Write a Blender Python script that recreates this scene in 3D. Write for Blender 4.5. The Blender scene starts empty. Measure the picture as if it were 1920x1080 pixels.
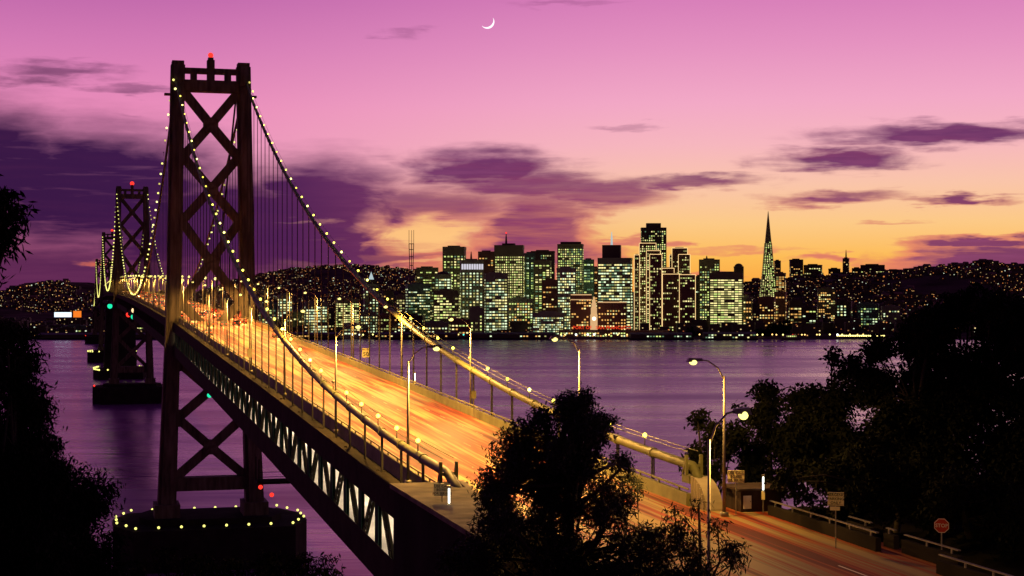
import bpy, math, random
import numpy as np
from mathutils import Vector, Matrix
random.seed(7); rng = np.random.default_rng(7)
sc = bpy.context.scene
C = sc.collection
R = math.radians
# ------------------------------------------------------------------ camera, sky, sun, exposure
F, XC, YH, CH = 2988.0, 960.0, 551.0, 78.0          # focal length in photo pixels, principal column, horizon row, eye height
cam = bpy.data.cameras.new('camera'); cam.sensor_width = 36.0; cam.lens = 36.0*F/1920.0
cam.shift_y = (YH-540.0)/1920.0; cam.clip_start = 0.5; cam.clip_end = 60000
camo = bpy.data.objects.new('camera', cam); C.objects.link(camo)
camo.location = (0, 0, CH); camo.rotation_euler = (R(90), 0, 0); sc.camera = camo
sc.view_settings.view_transform = 'Standard'; sc.view_settings.look = 'None'
sc.view_settings.exposure = 0.0; sc.view_settings.gamma = 1.0; sc.view_settings.use_curve_mapping = False
sc.render.engine = 'CYCLES'
sc.cycles.use_denoising = True
try: sc.cycles.denoiser = 'OPENIMAGEDENOISE'
except Exception: pass
sc.cycles.max_bounces = 4; sc.cycles.diffuse_bounces = 2; sc.cycles.glossy_bounces = 3
sc.cycles.transmission_bounces = 2; sc.cycles.sample_clamp_indirect = 3.0; sc.cycles.sample_clamp_direct = 0.0
sc.cycles.caustics_reflective = False; sc.cycles.caustics_refractive = False
sc.cycles.use_light_tree = True
sc.render.film_transparent = False

def lin(c):
    return tuple(((v/255.0)/12.92 if v/255.0 <= 0.04045 else ((v/255.0+0.055)/1.055)**2.4) for v in c) + (1.0,)

SUN_AZ = R(16)                                       # the sun has just set to the right of the skyline
w = bpy.data.worlds.new('World'); sc.world = w; w.use_nodes = True
def build_world():
    nt = w.node_tree; N = nt.nodes; L = nt.links; N.clear()
    out = N.new('ShaderNodeOutputWorld'); bg = N.new('ShaderNodeBackground'); L.new(bg.outputs[0], out.inputs[0])
    def put(sock, v):
        if isinstance(v, bpy.types.NodeSocket): L.new(v, sock)
        else: sock.default_value = v
    def m(op, a, b=None, c=None, clamp=False):
        n = N.new('ShaderNodeMath'); n.operation = op; n.use_clamp = clamp
        put(n.inputs[0], a)
        if b is not None: put(n.inputs[1], b)
        if c is not None: put(n.inputs[2], c)
        return n.outputs[0]
    def mix(f, a, b):
        n = N.new('ShaderNodeMix'); n.data_type = 'RGBA'; put(n.inputs[0], f); put(n.inputs[6], a); put(n.inputs[7], b); return n.outputs[2]
    def sm(v, a, b, lo=0.0, hi=1.0):
        n = N.new('ShaderNodeMapRange'); n.interpolation_type = 'SMOOTHSTEP'; put(n.inputs[0], v)
        n.inputs[1].default_value = a; n.inputs[2].default_value = b; n.inputs[3].default_value = lo; n.inputs[4].default_value = hi; return n.outputs[0]
    tc = N.new('ShaderNodeTexCoord'); sp = N.new('ShaderNodeSeparateXYZ'); L.new(tc.outputs['Generated'], sp.inputs[0])
    az = m('MULTIPLY', m('ARCTAN2', sp.outputs[0], sp.outputs[1]), 57.29578)
    el = m('MULTIPLY', m('ARCSINE', sp.outputs[2]), 57.29578)
    ael = m('ABSOLUTE', el)
    def ramp(stops):
        n = N.new('ShaderNodeValToRGB'); e = n.color_ramp.elements; put(n.inputs[0], m('DIVIDE', ael, 34.0))
        while len(e) > 1: e.remove(e[-1])
        for i, (d, c) in enumerate(stops):
            q = e[0] if i == 0 else e.new(d/34.0); q.position = d/34.0; q.color = lin(c)
        return n.outputs[0]
    right = ramp([(0, (250, 160, 58)), (1.3, (253, 188, 86)), (2.5, (252, 201, 134)), (3.9, (249, 196, 170)), (5.3, (246, 182, 190)), (6.8, (242, 168, 198)), (8.7, (229, 146, 192)), (10.6, (214, 124, 184)), (18, (130, 76, 150)), (34, (58, 40, 92))])
    left = ramp([(0, (120, 58, 96)), (1.3, (150, 74, 112)), (3.0, (214, 120, 160)), (4.6, (236, 148, 188)), (6.5, (233, 140, 186)), (8.7, (212, 122, 180)), (10.6, (190, 102, 170)), (18, (104, 56, 132)), (34, (50, 34, 86))])
    sky = mix(sm(az, -15, 7), left, right)
    # streaky noise in the air, long along the horizon
    def noise(sx, sy, det, off, dist=0.0):
        cb = N.new('ShaderNodeCombineXYZ'); put(cb.inputs[0], m('MULTIPLY', az, sx)); put(cb.inputs[1], m('MULTIPLY', el, sy)); cb.inputs[2].default_value = off
        n = N.new('ShaderNodeTexNoise'); n.inputs['Scale'].default_value = 1.0; n.inputs['Detail'].default_value = det; n.inputs['Distortion'].default_value = dist
        n.inputs['Roughness'].default_value = 0.55
        L.new(cb.outputs[0], n.inputs['Vector']); return n.outputs['Fac']
    n1 = m('SUBTRACT', noise(0.55, 1.3, 4, 1.7, 0.4), 0.5); n2 = m('SUBTRACT', noise(0.5, 2.4, 4, 9.1), 0.5); n3 = noise(0.22, 2.6, 5, 4.4)
    n4 = m('SUBTRACT', noise(0.42, 5.0, 5, 13.3, 0.2), 0.5)
    wa = m('ADD', az, m('ADD', m('MULTIPLY', n1, 3.6), m('MULTIPLY', n4, 1.6))); we = m('ADD', el, m('ADD', m('ADD', m('MULTIPLY', n2, 0.9), m('MULTIPLY', n4, 0.42)), m('MULTIPLY', m('SUBTRACT', n3, 0.5), 0.5)))
    def blob(x, y, rx, ry, st, core=0.45):
        a = math.atan((x-XC)/F); e = math.atan((YH-y)/F*math.cos(a)); k = 57.29578/F
        dx = m('DIVIDE', m('SUBTRACT', wa, math.degrees(a)), rx*k); dy = m('DIVIDE', m('SUBTRACT', we, math.degrees(e)), ry*k)
        d = m('SQRT', m('ADD', m('MULTIPLY', dx, dx), m('MULTIPLY', dy, dy)))
        return sm(d, core*.85, 1.32, st, 0.0)
    dense = None
    for b in [(-60, 310, 250, 128, 1.0), (170, 350, 300, 128, 1.0), (420, 430, 300, 130, 1.0), (600, 385, 180, 100, 1.0), (600, 462, 140, 70, 1.0),
              (120, 520, 500, 60, .8), (720, 492, 120, 24, .9), (900, 318, 160, 46, 1.0, .4), (1000, 348, 190, 34, .9, .4), (800, 385, 240, 40, .82, .3),
              (1010, 425, 115, 80, .9, .55), (1000, 478, 150, 46, .9), (1120, 362, 150, 34, .86), (1290, 342, 150, 15, .9, .4), (800, 430, 110, 8, .4, .2), (820, 458, 90, 9, .6, .3), (790, 480, 90, 12, .8, .4),
              (1780, 252, 250, 24, 1.0, .4), (1570, 298, 150, 24, 1.0, .35), (1640, 308, 90, 10, .7, .3), (1570, 372, 130, 15, .9, .3), (1790, 377, 100, 10, 1.0, .35),
              (1850, 455, 160, 15, 1.0), (1860, 505, 190, 50, 1.0, .65), (1740, 482, 70, 26, .85), (1565, 487, 75, 8, .6, .3), (1190, 455, 70, 9, .6, .3), (1270, 456, 40, 7, .6),
              (110, 132, 130, 17, .62, .2), (40, 150, 90, 14, .6, .2), (240, 166, 90, 10, .5, .2), (240, 212, 60, 8, .3, .2), (745, 64, 50, 9, .3, .2), (1170, 237, 60, 7, .35, .2),
              (1050, 8, 110, 6, .3, .2), (1350, 520, 60, 9, .5), (1400, 470, 120, 6, .25, .2), (1690, 415, 60, 5, .3, .2)]:
        v = blob(*b); dense = v if dense is None else m('MAXIMUM', dense, v)
    hole = m('MAXIMUM', blob(793, 438, 98, 36, 1.0, .55), m('MAXIMUM', blob(190, 492, 44, 9, .9, .3), m('MAXIMUM', blob(800, 497, 90, 7, .8, .5), blob(585, 412, 60, 6, .3, .2))))
    # the same kind of cloud goes on all round, outside the frame
    gen = m('MULTIPLY', sm(noise(0.045, 0.16, 5, 21.0), 0.5, 0.72), sm(m('ABSOLUTE', az), 21, 34))
    gen = m('MULTIPLY', gen, 0.75)
    hm = m('SUBTRACT', 1.0, m('MULTIPLY', hole, .95))
    dens = m('MAXIMUM', m('MULTIPLY', dense, hm), gen)
    dens = m('MULTIPLY', dens, m('ADD', m('ADD', 0.9, m('MULTIPLY', n3, 0.3)), m('MULTIPLY', n4, .5)), clamp=True)
    ca = N.new('ShaderNodeValToRGB'); e = ca.color_ramp.elements; put(ca.inputs[0], m('DIVIDE', m('ADD', az, 24.0), 48.0))
    cols = [(-20, (52, 18, 66)), (-13, (58, 20, 72)), (-8, (78, 30, 84)), (-3.5, (112, 48, 92)), (1, (142, 62, 96)), (8, (148, 72, 104)), (20, (118, 58, 98))]
    e[0].position = (cols[0][0]+24)/48; e[0].color = lin(cols[0][1]); e[1].position = (cols[-1][0]+24)/48; e[1].color = lin(cols[-1][1])
    for d, c in cols[1:-1]:
        q = e.new((d+24)/48.0); q.color = lin(c)
    upper = mix(m('MULTIPLY', sm(el, 2.6, 5.0), .8), ca.outputs[0], lin((104, 48, 102)))
    ccol = mix(sm(az, -9, -4), ca.outputs[0], upper)
    low = mix(m('MULTIPLY', sm(el, 2.0, 0.3), m('MULTIPLY', sm(az, -6, -10), .6)), ccol, lin((104, 42, 86)))
    low = mix(m('MULTIPLY', m('MULTIPLY', sm(n3, .42, .75), .42), sm(az, -7, -1, .1, 1.0)), low, lin((152, 66, 104)))
    low = mix(m('MULTIPLY', m('MULTIPLY', sm(n4, -.12, .2), sm(az, -8, -2, .0, 1.0)), .34), low, lin((150, 78, 122)))
    lit = mix(m('MULTIPLY', hole, sm(az, -20, -4, 0, 1)), sky, lin((254, 196, 128)))
    lit = mix(m('MULTIPLY', hole, sm(az, -9, -14)), lit, lin((222, 104, 82)))
    col = mix(dens, lit, low)
    # thin warm lining at the cloud edges towards the sunset
    edge = m('MULTIPLY', m('MULTIPLY', m('MULTIPLY', dens, m('SUBTRACT', 1.0, dens)), 4.0), m('MULTIPLY', sm(el, 4.6, 1.0), sm(az, -8, -2)))
    col = mix(m('MULTIPLY', edge, .55), col, lin((246, 124, 104)))
    # dusk: the sky fades away from the sunset
    fade = sm(m('ABSOLUTE', m('SUBTRACT', az, math.degrees(SUN_AZ))), 48, 150, 1.0, 0.15)
    tint = N.new('ShaderNodeMix'); tint.data_type = 'RGBA'; tint.blend_type = 'MULTIPLY'; tint.inputs[0].default_value = 1.0
    L.new(col, tint.inputs[6]); cf = N.new('ShaderNodeCombineColor')
    for i in range(3): L.new(fade, cf.inputs[i])
    L.new(cf.outputs[0], tint.inputs[7])
    st = N.new('ShaderNodeTexSky'); st.sky_type = 'NISHITA'; st.sun_disc = False; st.sun_elevation = R(-3); st.sun_rotation = SUN_AZ
    ad = N.new('ShaderNodeMix'); ad.data_type = 'RGBA'; ad.blend_type = 'ADD'; ad.inputs[0].default_value = 0.012
    L.new(tint.outputs[2], ad.inputs[6]); L.new(st.outputs[0], ad.inputs[7])
    L.new(ad.outputs[2], bg.inputs[0]); bg.inputs[1].default_value = 1.0
build_world()
sun = bpy.data.lights.new('sun', 'SUN'); sun.energy = 0.03; sun.angle = R(12); sun.color = (1.0, .62, .45)
suno = bpy.data.objects.new('sun', sun); C.objects.link(suno)
suno.rotation_euler = Vector((-math.sin(SUN_AZ), -math.cos(SUN_AZ), -0.06)).to_track_quat('-Z', 'Y').to_euler()

# ------------------------------------------------------------------ materials
def mat(name, base, rough=0.8, metal=0.0, var=0.25, scale=1.0, bump=0.0, stretch=(1, 1, 1), spec=0.3):
    M = bpy.data.materials.new(name); M.use_nodes = True; nt = M.node_tree; b = nt.nodes['Principled BSDF']
    b.inputs['Roughness'].default_value = rough; b.inputs['Metallic'].default_value = metal; b.inputs['Specular IOR Level'].default_value = spec
    tc = nt.nodes.new('ShaderNodeTexCoord'); mp = nt.nodes.new('ShaderNodeMapping'); nt.links.new(tc.outputs['Object'], mp.inputs[0]); mp.inputs['Scale'].default_value = stretch
    n = nt.nodes.new('ShaderNodeTexNoise'); n.inputs['Scale'].default_value = scale; n.inputs['Detail'].default_value = 5; nt.links.new(mp.outputs[0], n.inputs[0])
    cr = nt.nodes.new('ShaderNodeValToRGB'); e = cr.color_ramp.elements; e[0].position = .3; e[1].position = .72
    e[0].color = tuple(c*(1-var) for c in base)+(1,); e[1].color = tuple(min(1, c*(1+var)) for c in base)+(1,)
    nt.links.new(n.outputs['Fac'], cr.inputs[0]); nt.links.new(cr.outputs[0], b.inputs['Base Color'])
    if bump:
        bp = nt.nodes.new('ShaderNodeBump'); bp.inputs['Strength'].default_value = bump; nt.links.new(n.outputs['Fac'], bp.inputs['Height']); nt.links.new(bp.outputs[0], b.inputs['Normal'])
    return M
def emit(name, col, st, sample=False):
    M = bpy.data.materials.new(name); M.use_nodes = True; nt = M.node_tree; b = nt.nodes['Principled BSDF']
    b.inputs['Base Color'].default_value = tuple(c*.3 for c in col)+(1,); b.inputs['Emission Color'].default_value = tuple(col)+(1,); b.inputs['Emission Strength'].default_value = st
    M.cycles.emission_sampling = 'AUTO' if sample else 'NONE'
    return M
STEEL = mat('bridge_steel', (.115, .092, .072), .75, 0, .55, .9, .15, (1, 1, .16), spec=.1)
STEEL2 = mat('truss_steel', (.030, .025, .018), .9, 0, .3, .5, spec=.04)
GREENSTEEL = mat('green_steel', (.018, .042, .032), .9, 0, .3, .5, spec=.05)
CABLE = mat('cable_paint', (.10, .105, .036), .6, 0, .25, .8, .1)
ROPE = mat('rope_steel', (.035, .034, .026), .7, 0, .2, 1)
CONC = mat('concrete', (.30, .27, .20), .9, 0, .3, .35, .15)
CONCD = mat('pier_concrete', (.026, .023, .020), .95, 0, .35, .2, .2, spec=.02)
GALV = mat('galvanised_pole', (.22, .21, .17), .45, .5, .2, 3)
PARA = mat('parapet_paint', (.17, .17, .075), .7, 0, .25, .6)
BARK = mat('bark', (.035, .028, .022), .95, 0, .4, 3, .4)
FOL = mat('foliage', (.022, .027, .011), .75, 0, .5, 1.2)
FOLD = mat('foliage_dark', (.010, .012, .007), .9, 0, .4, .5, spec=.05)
SOIL = mat('soil', (.018, .017, .012), 1, 0, .5, .2, .3, spec=0)
CITYG = mat('city_ground', (.10, .062, .055), 1, 0, .5, .01, spec=0)
RUBBER = mat('rubber', (.01, .01, .01), .9, 0, .2, 5)
DARKGL = mat('tinted_glass', (.02, .02, .022), .15, 0, .1, 2, spec=.6)
SIGNY = mat('sign_face', (.88, .84, .45), .5, 0, .08, 4)
SIGNR = mat('sign_red', (.45, .03, .02), .5, 0, .1, 4)
INK = mat('sign_ink', (.02, .02, .015), .6, 0, .1, 4)
WHITEP = mat('white_paint', (.75, .72, .62), .6, 0, .12, 2)
WORNP = mat('worn_paint', (.42, .34, .2), .8, 0, .5, 1.5)
E_BULB = emit('cable_bulb', (1.0, .95, .22), 1.6)
E_BULBN = emit('cable_bulb_near', (1.0, .93, .09), 5.0, True)
E_LENS = emit('lamp_lens', (1.0, .84, .22), 2.2)
E_RED = emit('red_beacon', (1.0, .035, .02), 1.6)
E_GREEN = emit('green_lamp', (.01, .75, .38), 1.3)
E_WARM = emit('warm_lamp', (1.0, .66, .33), 1.6)
E_TUBE = emit('white_tube', (.95, 1.0, .9), 4.0)
E_TAIL = emit('tail_lamp', (1.0, .05, .01), 2.5)
E_HEAD = emit('head_lamp', (1.0, .85, .5), 3.0)

def road_mat():
    M = bpy.data.materials.new('light_trail_asphalt'); M.use_nodes = True; nt = M.node_tree; b = nt.nodes['Principled BSDF']; N = nt.nodes; L = nt.links
    tc = N.new('ShaderNodeTexCoord')
    def ns(sx, sy, det):
        mp = N.new('ShaderNodeMapping'); mp.inputs['Scale'].default_value = (sx, sy, 1); L.new(tc.outputs['Object'], mp.inputs[0])
        n = N.new('ShaderNodeTexNoise'); n.inputs['Scale'].default_value = 1; n.inputs['Detail'].default_value = det; L.new(mp.outputs[0], n.inputs[0]); return n
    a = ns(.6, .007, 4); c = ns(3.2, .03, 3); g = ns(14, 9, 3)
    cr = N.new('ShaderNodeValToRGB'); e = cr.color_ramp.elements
    e[0].position = .39; e[0].color = (.12, .020, .008, 1); e[1].position = .67; e[1].color = (.38, .29, .12, 1)  # red, orange, yellow lengthwise streaks: traffic light trails painted into the base colour
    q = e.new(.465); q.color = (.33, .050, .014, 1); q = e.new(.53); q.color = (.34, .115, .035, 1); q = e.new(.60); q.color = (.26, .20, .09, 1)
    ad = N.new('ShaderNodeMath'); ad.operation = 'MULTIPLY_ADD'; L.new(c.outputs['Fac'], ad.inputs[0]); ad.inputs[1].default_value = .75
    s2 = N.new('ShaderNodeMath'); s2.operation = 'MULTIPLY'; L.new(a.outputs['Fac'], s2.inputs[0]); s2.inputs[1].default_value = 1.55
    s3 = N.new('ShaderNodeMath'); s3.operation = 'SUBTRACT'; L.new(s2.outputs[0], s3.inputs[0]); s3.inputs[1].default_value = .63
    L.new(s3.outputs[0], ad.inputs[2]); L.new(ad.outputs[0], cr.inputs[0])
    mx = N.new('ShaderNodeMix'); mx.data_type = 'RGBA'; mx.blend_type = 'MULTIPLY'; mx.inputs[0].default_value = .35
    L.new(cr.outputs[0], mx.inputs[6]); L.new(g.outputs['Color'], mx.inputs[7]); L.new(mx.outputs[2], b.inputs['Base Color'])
    b.inputs['Roughness'].default_value = .62; b.inputs['Specular IOR Level'].default_value = .18
    return M
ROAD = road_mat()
def water_mat():
    M = bpy.data.materials.new('bay_water'); M.use_nodes = True; nt = M.node_tree; b = nt.nodes['Principled BSDF']; N = nt.nodes; L = nt.links
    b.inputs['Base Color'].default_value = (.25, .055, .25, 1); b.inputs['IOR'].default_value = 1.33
    tc = N.new('ShaderNodeTexCoord')
    def ns(sx, sy, det, off=0):
        mp = N.new('ShaderNodeMapping'); mp.inputs['Scale'].default_value = (sx, sy, 1); mp.inputs['Location'].default_value = (off, off*.7, 0); L.new(tc.outputs['Object'], mp.inputs[0])
        n = N.new('ShaderNodeTexNoise'); n.inputs['Scale'].default_value = 1; n.inputs['Detail'].default_value = det; L.new(mp.outputs[0], n.inputs[0]); return n
    a = ns(.006, .045, 5); c = ns(.03, .12, 3, 4.0); d = ns(.0016, .012, 4, 9.0)
    mr = N.new('ShaderNodeMapRange'); L.new(d.outputs['Fac'], mr.inputs[0]); mr.inputs[1].default_value = .3; mr.inputs[2].default_value = .7; mr.inputs[3].default_value = .16; mr.inputs[4].default_value = .36
    L.new(mr.outputs[0], b.inputs['Roughness'])
    ad = N.new('ShaderNodeMath'); ad.operation = 'MULTIPLY_ADD'; L.new(c.outputs['Fac'], ad.inputs[0]); ad.inputs[1].default_value = .35; L.new(a.outputs['Fac'], ad.inputs[2])
    bp = N.new('ShaderNodeBump'); bp.inputs['Strength'].default_value = .28; bp.inputs['Distance'].default_value = 4.0; L.new(ad.outputs[0], bp.inputs['Height']); L.new(bp.outputs[0], b.inputs['Normal'])
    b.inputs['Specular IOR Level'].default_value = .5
    return M
WATER = water_mat()

# ------------------------------------------------------------------ helpers
def tag(o, label=None, cat=None, group=None, kind=None):
    if label: o['label'] = label
    if cat: o['category'] = cat
    if group: o['group'] = group
    if kind: o['kind'] = kind
    return o
def empty(name, loc=(0, 0, 0), rz=0.0, parent=None):
    o = bpy.data.objects.new(name, None); C.objects.link(o); o.location = loc; o.rotation_euler = (0, 0, rz); o.empty_display_size = .5
    if parent: o.parent = parent
    return o
def link(name, me, parent=None, loc=(0, 0, 0), rot=(0, 0, 0)):
    o = bpy.data.objects.new(name, me); C.objects.link(o); o.location = loc; o.rotation_euler = rot
    if parent: o.parent = parent
    return o
class MB:
    def __init__(s): s.v = []; s.f = []; s.mi = []; s.sm = False
    def face(s, idx, mi=0): s.f.append(idx); s.mi.append(mi)
    def hexa(s, p, mi=0):                                   # 8 corners: bottom 4 ccw, top 4 ccw
        b = len(s.v); s.v += [tuple(q) for q in p]
        for f in ((3, 2, 1, 0), (4, 5, 6, 7), (0, 1, 5, 4), (1, 2, 6, 5), (2, 3, 7, 6), (3, 0, 4, 7)): s.face([b+i for i in f], mi)
        return s
    def box(s, x0, x1, y0, y1, z0, z1, mi=0):
        return s.hexa([(x0, y0, z0), (x1, y0, z0), (x1, y1, z0), (x0, y1, z0), (x0, y0, z1), (x1, y0, z1), (x1, y1, z1), (x0, y1, z1)], mi)
    def beam(s, p0, p1, wd, ht, up=(0, 0, 1), mi=0):
        p0 = Vector(p0); p1 = Vector(p1); d = (p1-p0).normalized(); u = Vector(up)
        if abs(d.dot(u)) > .98: u = Vector((0, 1, 0))
        x = d.cross(u).normalized(); z = x.cross(d).normalized()
        a = x*(wd/2); c = z*(ht/2)
        return s.hexa([p0-a-c, p0+a-c, p1+a-c, p1-a-c, p0-a+c, p0+a+c, p1+a+c, p1-a+c], mi)
    def tube(s, pts, r, n=8, mi=0, cap=True):
        pts = [Vector(p) for p in pts]; b = len(s.v); k = len(pts)
        rs = r if isinstance(r, (list, tuple)) else [r]*k
        for i, p in enumerate(pts):
            d = (pts[min(i+1, k-1)]-pts[max(i-1, 0)]).normalized(); u = Vector((0, 0, 1)) if abs(d.z) < .9 else Vector((0, 1, 0))
            x = d.cross(u).normalized(); z = x.cross(d)
            for j in range(n):
                t = 2*math.pi*j/n; s.v.append(tuple(p+(x*math.cos(t)+z*math.sin(t))*rs[i]))
        for i in range(k-1):
            for j in range(n): s.face([b+i*n+j, b+i*n+(j+1) % n, b+(i+1)*n+(j+1) % n, b+(i+1)*n+j], mi)
        if cap:
            s.face([b+j for j in range(n)][::-1], mi); s.face([b+(k-1)*n+j for j in range(n)], mi)
        return s
    def sphere(s, c, r, n=8, m=5, mi=0, sz=1.0):
        b = len(s.v); c = Vector(c)
        for i in range(1, m):
            ph = math.pi*i/m
            for j in range(n):
                t = 2*math.pi*j/n; s.v.append((c.x+r*math.sin(ph)*math.cos(t), c.y+r*math.sin(ph)*math.sin(t), c.z+r*sz*math.cos(ph)))
        s.v.append((c.x, c.y, c.z+r*sz)); s.v.append((c.x, c.y, c.z-r*sz)); T = len(s.v)-2; B = T+1
        for i in range(m-2):
            for j in range(n): s.face([b+i*n+j, b+(i+1)*n+j, b+(i+1)*n+(j+1) % n, b+i*n+(j+1) % n], mi)
        for j in range(n):
            s.face([T, b+j, b+(j+1) % n], mi); s.face([B, b+(m-2)*n+(j+1) % n, b+(m-2)*n+j], mi)
        return s
    def prism(s, poly, z0, z1, mi=0):                       # ccw plan polygon
        b = len(s.v); n = len(poly)
        s.v += [(p[0], p[1], z0) for p in poly]+[(p[0], p[1], z1) for p in poly]
        s.face([b+i for i in range(n)][::-1], mi); s.face([b+n+i for i in range(n)], mi)
        for i in range(n): s.face([b+i, b+(i+1) % n, b+n+(i+1) % n, b+n+i], mi)
        return s
    def extr(s, prof, x0, x1, mi=0):                        # profile (y,z) ccw seen from +x, swept along x
        b = len(s.v); n = len(prof)
        s.v += [(x0, p[0], p[1]) for p in prof]+[(x1, p[0], p[1]) for p in prof]
        s.face([b+i for i in range(n)][::-1], mi); s.face([b+n+i for i in range(n)], mi)
        for i in range(n): s.face([b+i, b+(i+1) % n, b+n+(i+1) % n, b+n+i], mi)
        return s
    def mesh(s, name, mats, smooth=False):
        me = bpy.data.meshes.new(name); me.from_pydata(s.v, [], s.f)
        for q in (mats if isinstance(mats, (list, tuple)) else [mats]): me.materials.append(q)
        if any(s.mi): me.polygons.foreach_set('material_index', s.mi)
        if smooth: me.polygons.foreach_set('use_smooth', [True]*len(me.polygons))
        me.update(); return me
    def build(s, name, mats, parent=None, loc=(0, 0, 0), rot=(0, 0, 0), smooth=False):
        return link(name, s.mesh(name, mats, smooth), parent, loc, rot)
def text_mesh(txt, size, mats, align='CENTER', space=1.0):
    cu = bpy.data.curves.new('lettering', 'FONT'); cu.body = txt; cu.size = size; cu.align_x = align; cu.align_y = 'CENTER'; cu.extrude = .01; cu.space_line = space; cu.resolution_u = 2; cu.offset = size*.012
    o = bpy.data.objects.new('lettering', cu); C.objects.link(o)
    dg = bpy.context.evaluated_depsgraph_get(); me = bpy.data.meshes.new_from_object(o.evaluated_get(dg))
    bpy.data.objects.remove(o); bpy.data.curves.remove(cu); me.materials.clear(); me.materials.append(mats); return me
def at(x, y, Y):                                            # photo pixel at a depth -> point
    return Vector(((x-XC)/F*Y, Y, CH-(y-YH)/F*Y))
ORD = 'nearest second third fourth fifth sixth seventh eighth ninth tenth eleventh twelfth thirteenth fourteenth fifteenth sixteenth seventeenth eighteenth nineteenth twentieth'.split()
def ordn(i):
    if i < 20: return ORD[i]
    tens = {2: 'twenty', 3: 'thirty', 4: 'forty', 5: 'fifty'}; t, u = divmod(i+1, 10)
    return {2: 'twentieth', 3: 'thirtieth', 4: 'fortieth', 5: 'fiftieth'}[t] if u == 0 else tens[t]+'-'+(['first']+ORD[1:])[u-1]
# bridge frame: local x = across (right), local y = along towards the city, origin under the near tower
TH = math.atan(813.0/F); CT, ST = math.cos(TH), math.sin(TH)
BO = Vector((465*-813.0/F+38.6, 465.0, 0))
def BW(t, s, z): return Vector((BO.x+CT*t-ST*s, BO.y+ST*t+CT*s, z))
DK = [(-900, 61.6), (-420, 60.9), (-353, 61.3), (-304, 62.5), (-236, 64.4), (-155, 66.4), (0, 70.2), (352, 75.4), (704, 78.6), (1057, 79.6), (1408, 77.0), (1760, 71.5), (2112, 64.0), (2465, 54.0), (3200, 36.0)]
def deck(s):
    s = max(DK[0][0], min(DK[-1][0], s))
    for i in range(len(DK)-1):
        if s <= DK[i+1][0]:
            p0 = DK[max(i-1, 0)]; p1 = DK[i]; p2 = DK[i+1]; p3 = DK[min(i+2, len(DK)-1)]
            h = p2[0]-p1[0]; u = (s-p1[0])/h
            m1 = (p2[1]-p0[1])/(p2[0]-p0[0]) if i > 0 else (p2[1]-p1[1])/h
            m2 = (p3[1]-p1[1])/(p3[0]-p1[0])
            return (2*u**3-3*u*u+1)*p1[1]+(u**3-2*u*u+u)*h*m1+(-2*u**3+3*u*u)*p2[1]+(u**3-u*u)*h*m2
    return DK[-1][1]
# ------------------------------------------------------------------ setting: water, island, city ground
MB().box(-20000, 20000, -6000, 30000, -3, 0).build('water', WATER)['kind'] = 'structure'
def ss(v, a, b):
    u = max(0.0, min(1.0, (v-a)/(b-a))); return u*u*(3-2*u)
def interp(pts, v):
    if v <= pts[0][0]: return pts[0][1]
    for (a, p), (b, q) in zip(pts, pts[1:]):
        if v <= b: return p+(q-p)*(v-a)/(b-a)
    return pts[-1][1]
def island_h(t, s):
    zl = interp([(-640, 98), (-520, 80), (-480, 76.3), (-466, 73.0), (-440, 65), (-410, 52), (-380, 36), (-350, 16), (-325, -4), (-280, -14)], s)
    zn = interp([(-640, 66), (-440, 60.2), (-392, 59.6), (-376, 46), (-350, 20), (-325, -4), (-280, -14)], s)
    zr = interp([(-640, 76), (-480, 66), (-420, 60.6), (-345, 59.5), (-325, 44), (-290, 8), (-265, -6), (-250, -14)], s)
    if t < 0: h = zl+(zn-zl)*ss(t, -34, -15)
    else: h = zn+(zr-zn)*ss(t, 11, 17)+ss(t, 30, 90)*interp([(-640, 14), (-400, 4), (-330, 0)], s)
    h -= 40*ss(t, -70, -160)+30*ss(t, 120, 200)*(1 if s > -420 else 0)
    if -13.5 < t < 14.5 and s < -372: h = min(h, deck(s)-.7)
    if abs(t) > 16: h += 1.2*math.sin(t*.31+s*.17)+.8*math.sin(t*.13-s*.23)
    return h
def grid(name, xs, ys, fn, M, parent=None, loc=(0, 0, 0), rot=(0, 0, 0)):
    mb = MB(); nx = len(xs)
    for y in ys:
        for x in xs: mb.v.append((x, y, fn(x, y)))
    for j in range(len(ys)-1):
        for i in range(nx-1): mb.face([j*nx+i, j*nx+i+1, (j+1)*nx+i+1, (j+1)*nx+i])
    return mb.build(name, M, parent, loc, rot, True)
ts = [t for t in range(-200, 221, 4)]+[-13.4, 14.4]; ts.sort()
grid('island_ground', ts, list(range(-640, -239, 4)), island_h, SOIL, loc=BO, rot=(0, 0, TH))['kind'] = 'structure'
def city_h(X, Y):
    g = lambda cx, cy, sx, sy, a: a*math.exp(-((X-cx)/sx)**2-((Y-cy)/sy)**2)
    h = 3.0+8*ss(Y, 2900, 3500)
    h += g(-1414, 5000, 150, 600, 46)+g(-1500, 5200, 700, 800, 62)+g(-900, 7000, 380, 1100, 128)+g(-420, 7200, 420, 1100, 136)+g(-640, 8600, 900, 900, 80)+g(-1250, 7200, 280, 900, 55)
    h += g(760, 4000, 280, 560, 70)+g(1080, 4050, 260, 560, 80)+g(1330, 4100, 240, 560, 92)+g(380, 4300, 360, 600, 60)+g(0, 5600, 700, 900, 70)
    h += 2.0*math.sin(X*.021+Y*.013)+1.5*math.sin(X*.043-Y*.017)
    if Y < 2726: h = -4
    return max(h, 1.2) if Y >= 2726 else -4
grid('city_ground', list(range(-3600, 3601, 60)), [2700, 2715, 2728, 2745]+list(range(2800, 10001, 80)), city_h, CITYG)['kind'] = 'structure'

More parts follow.
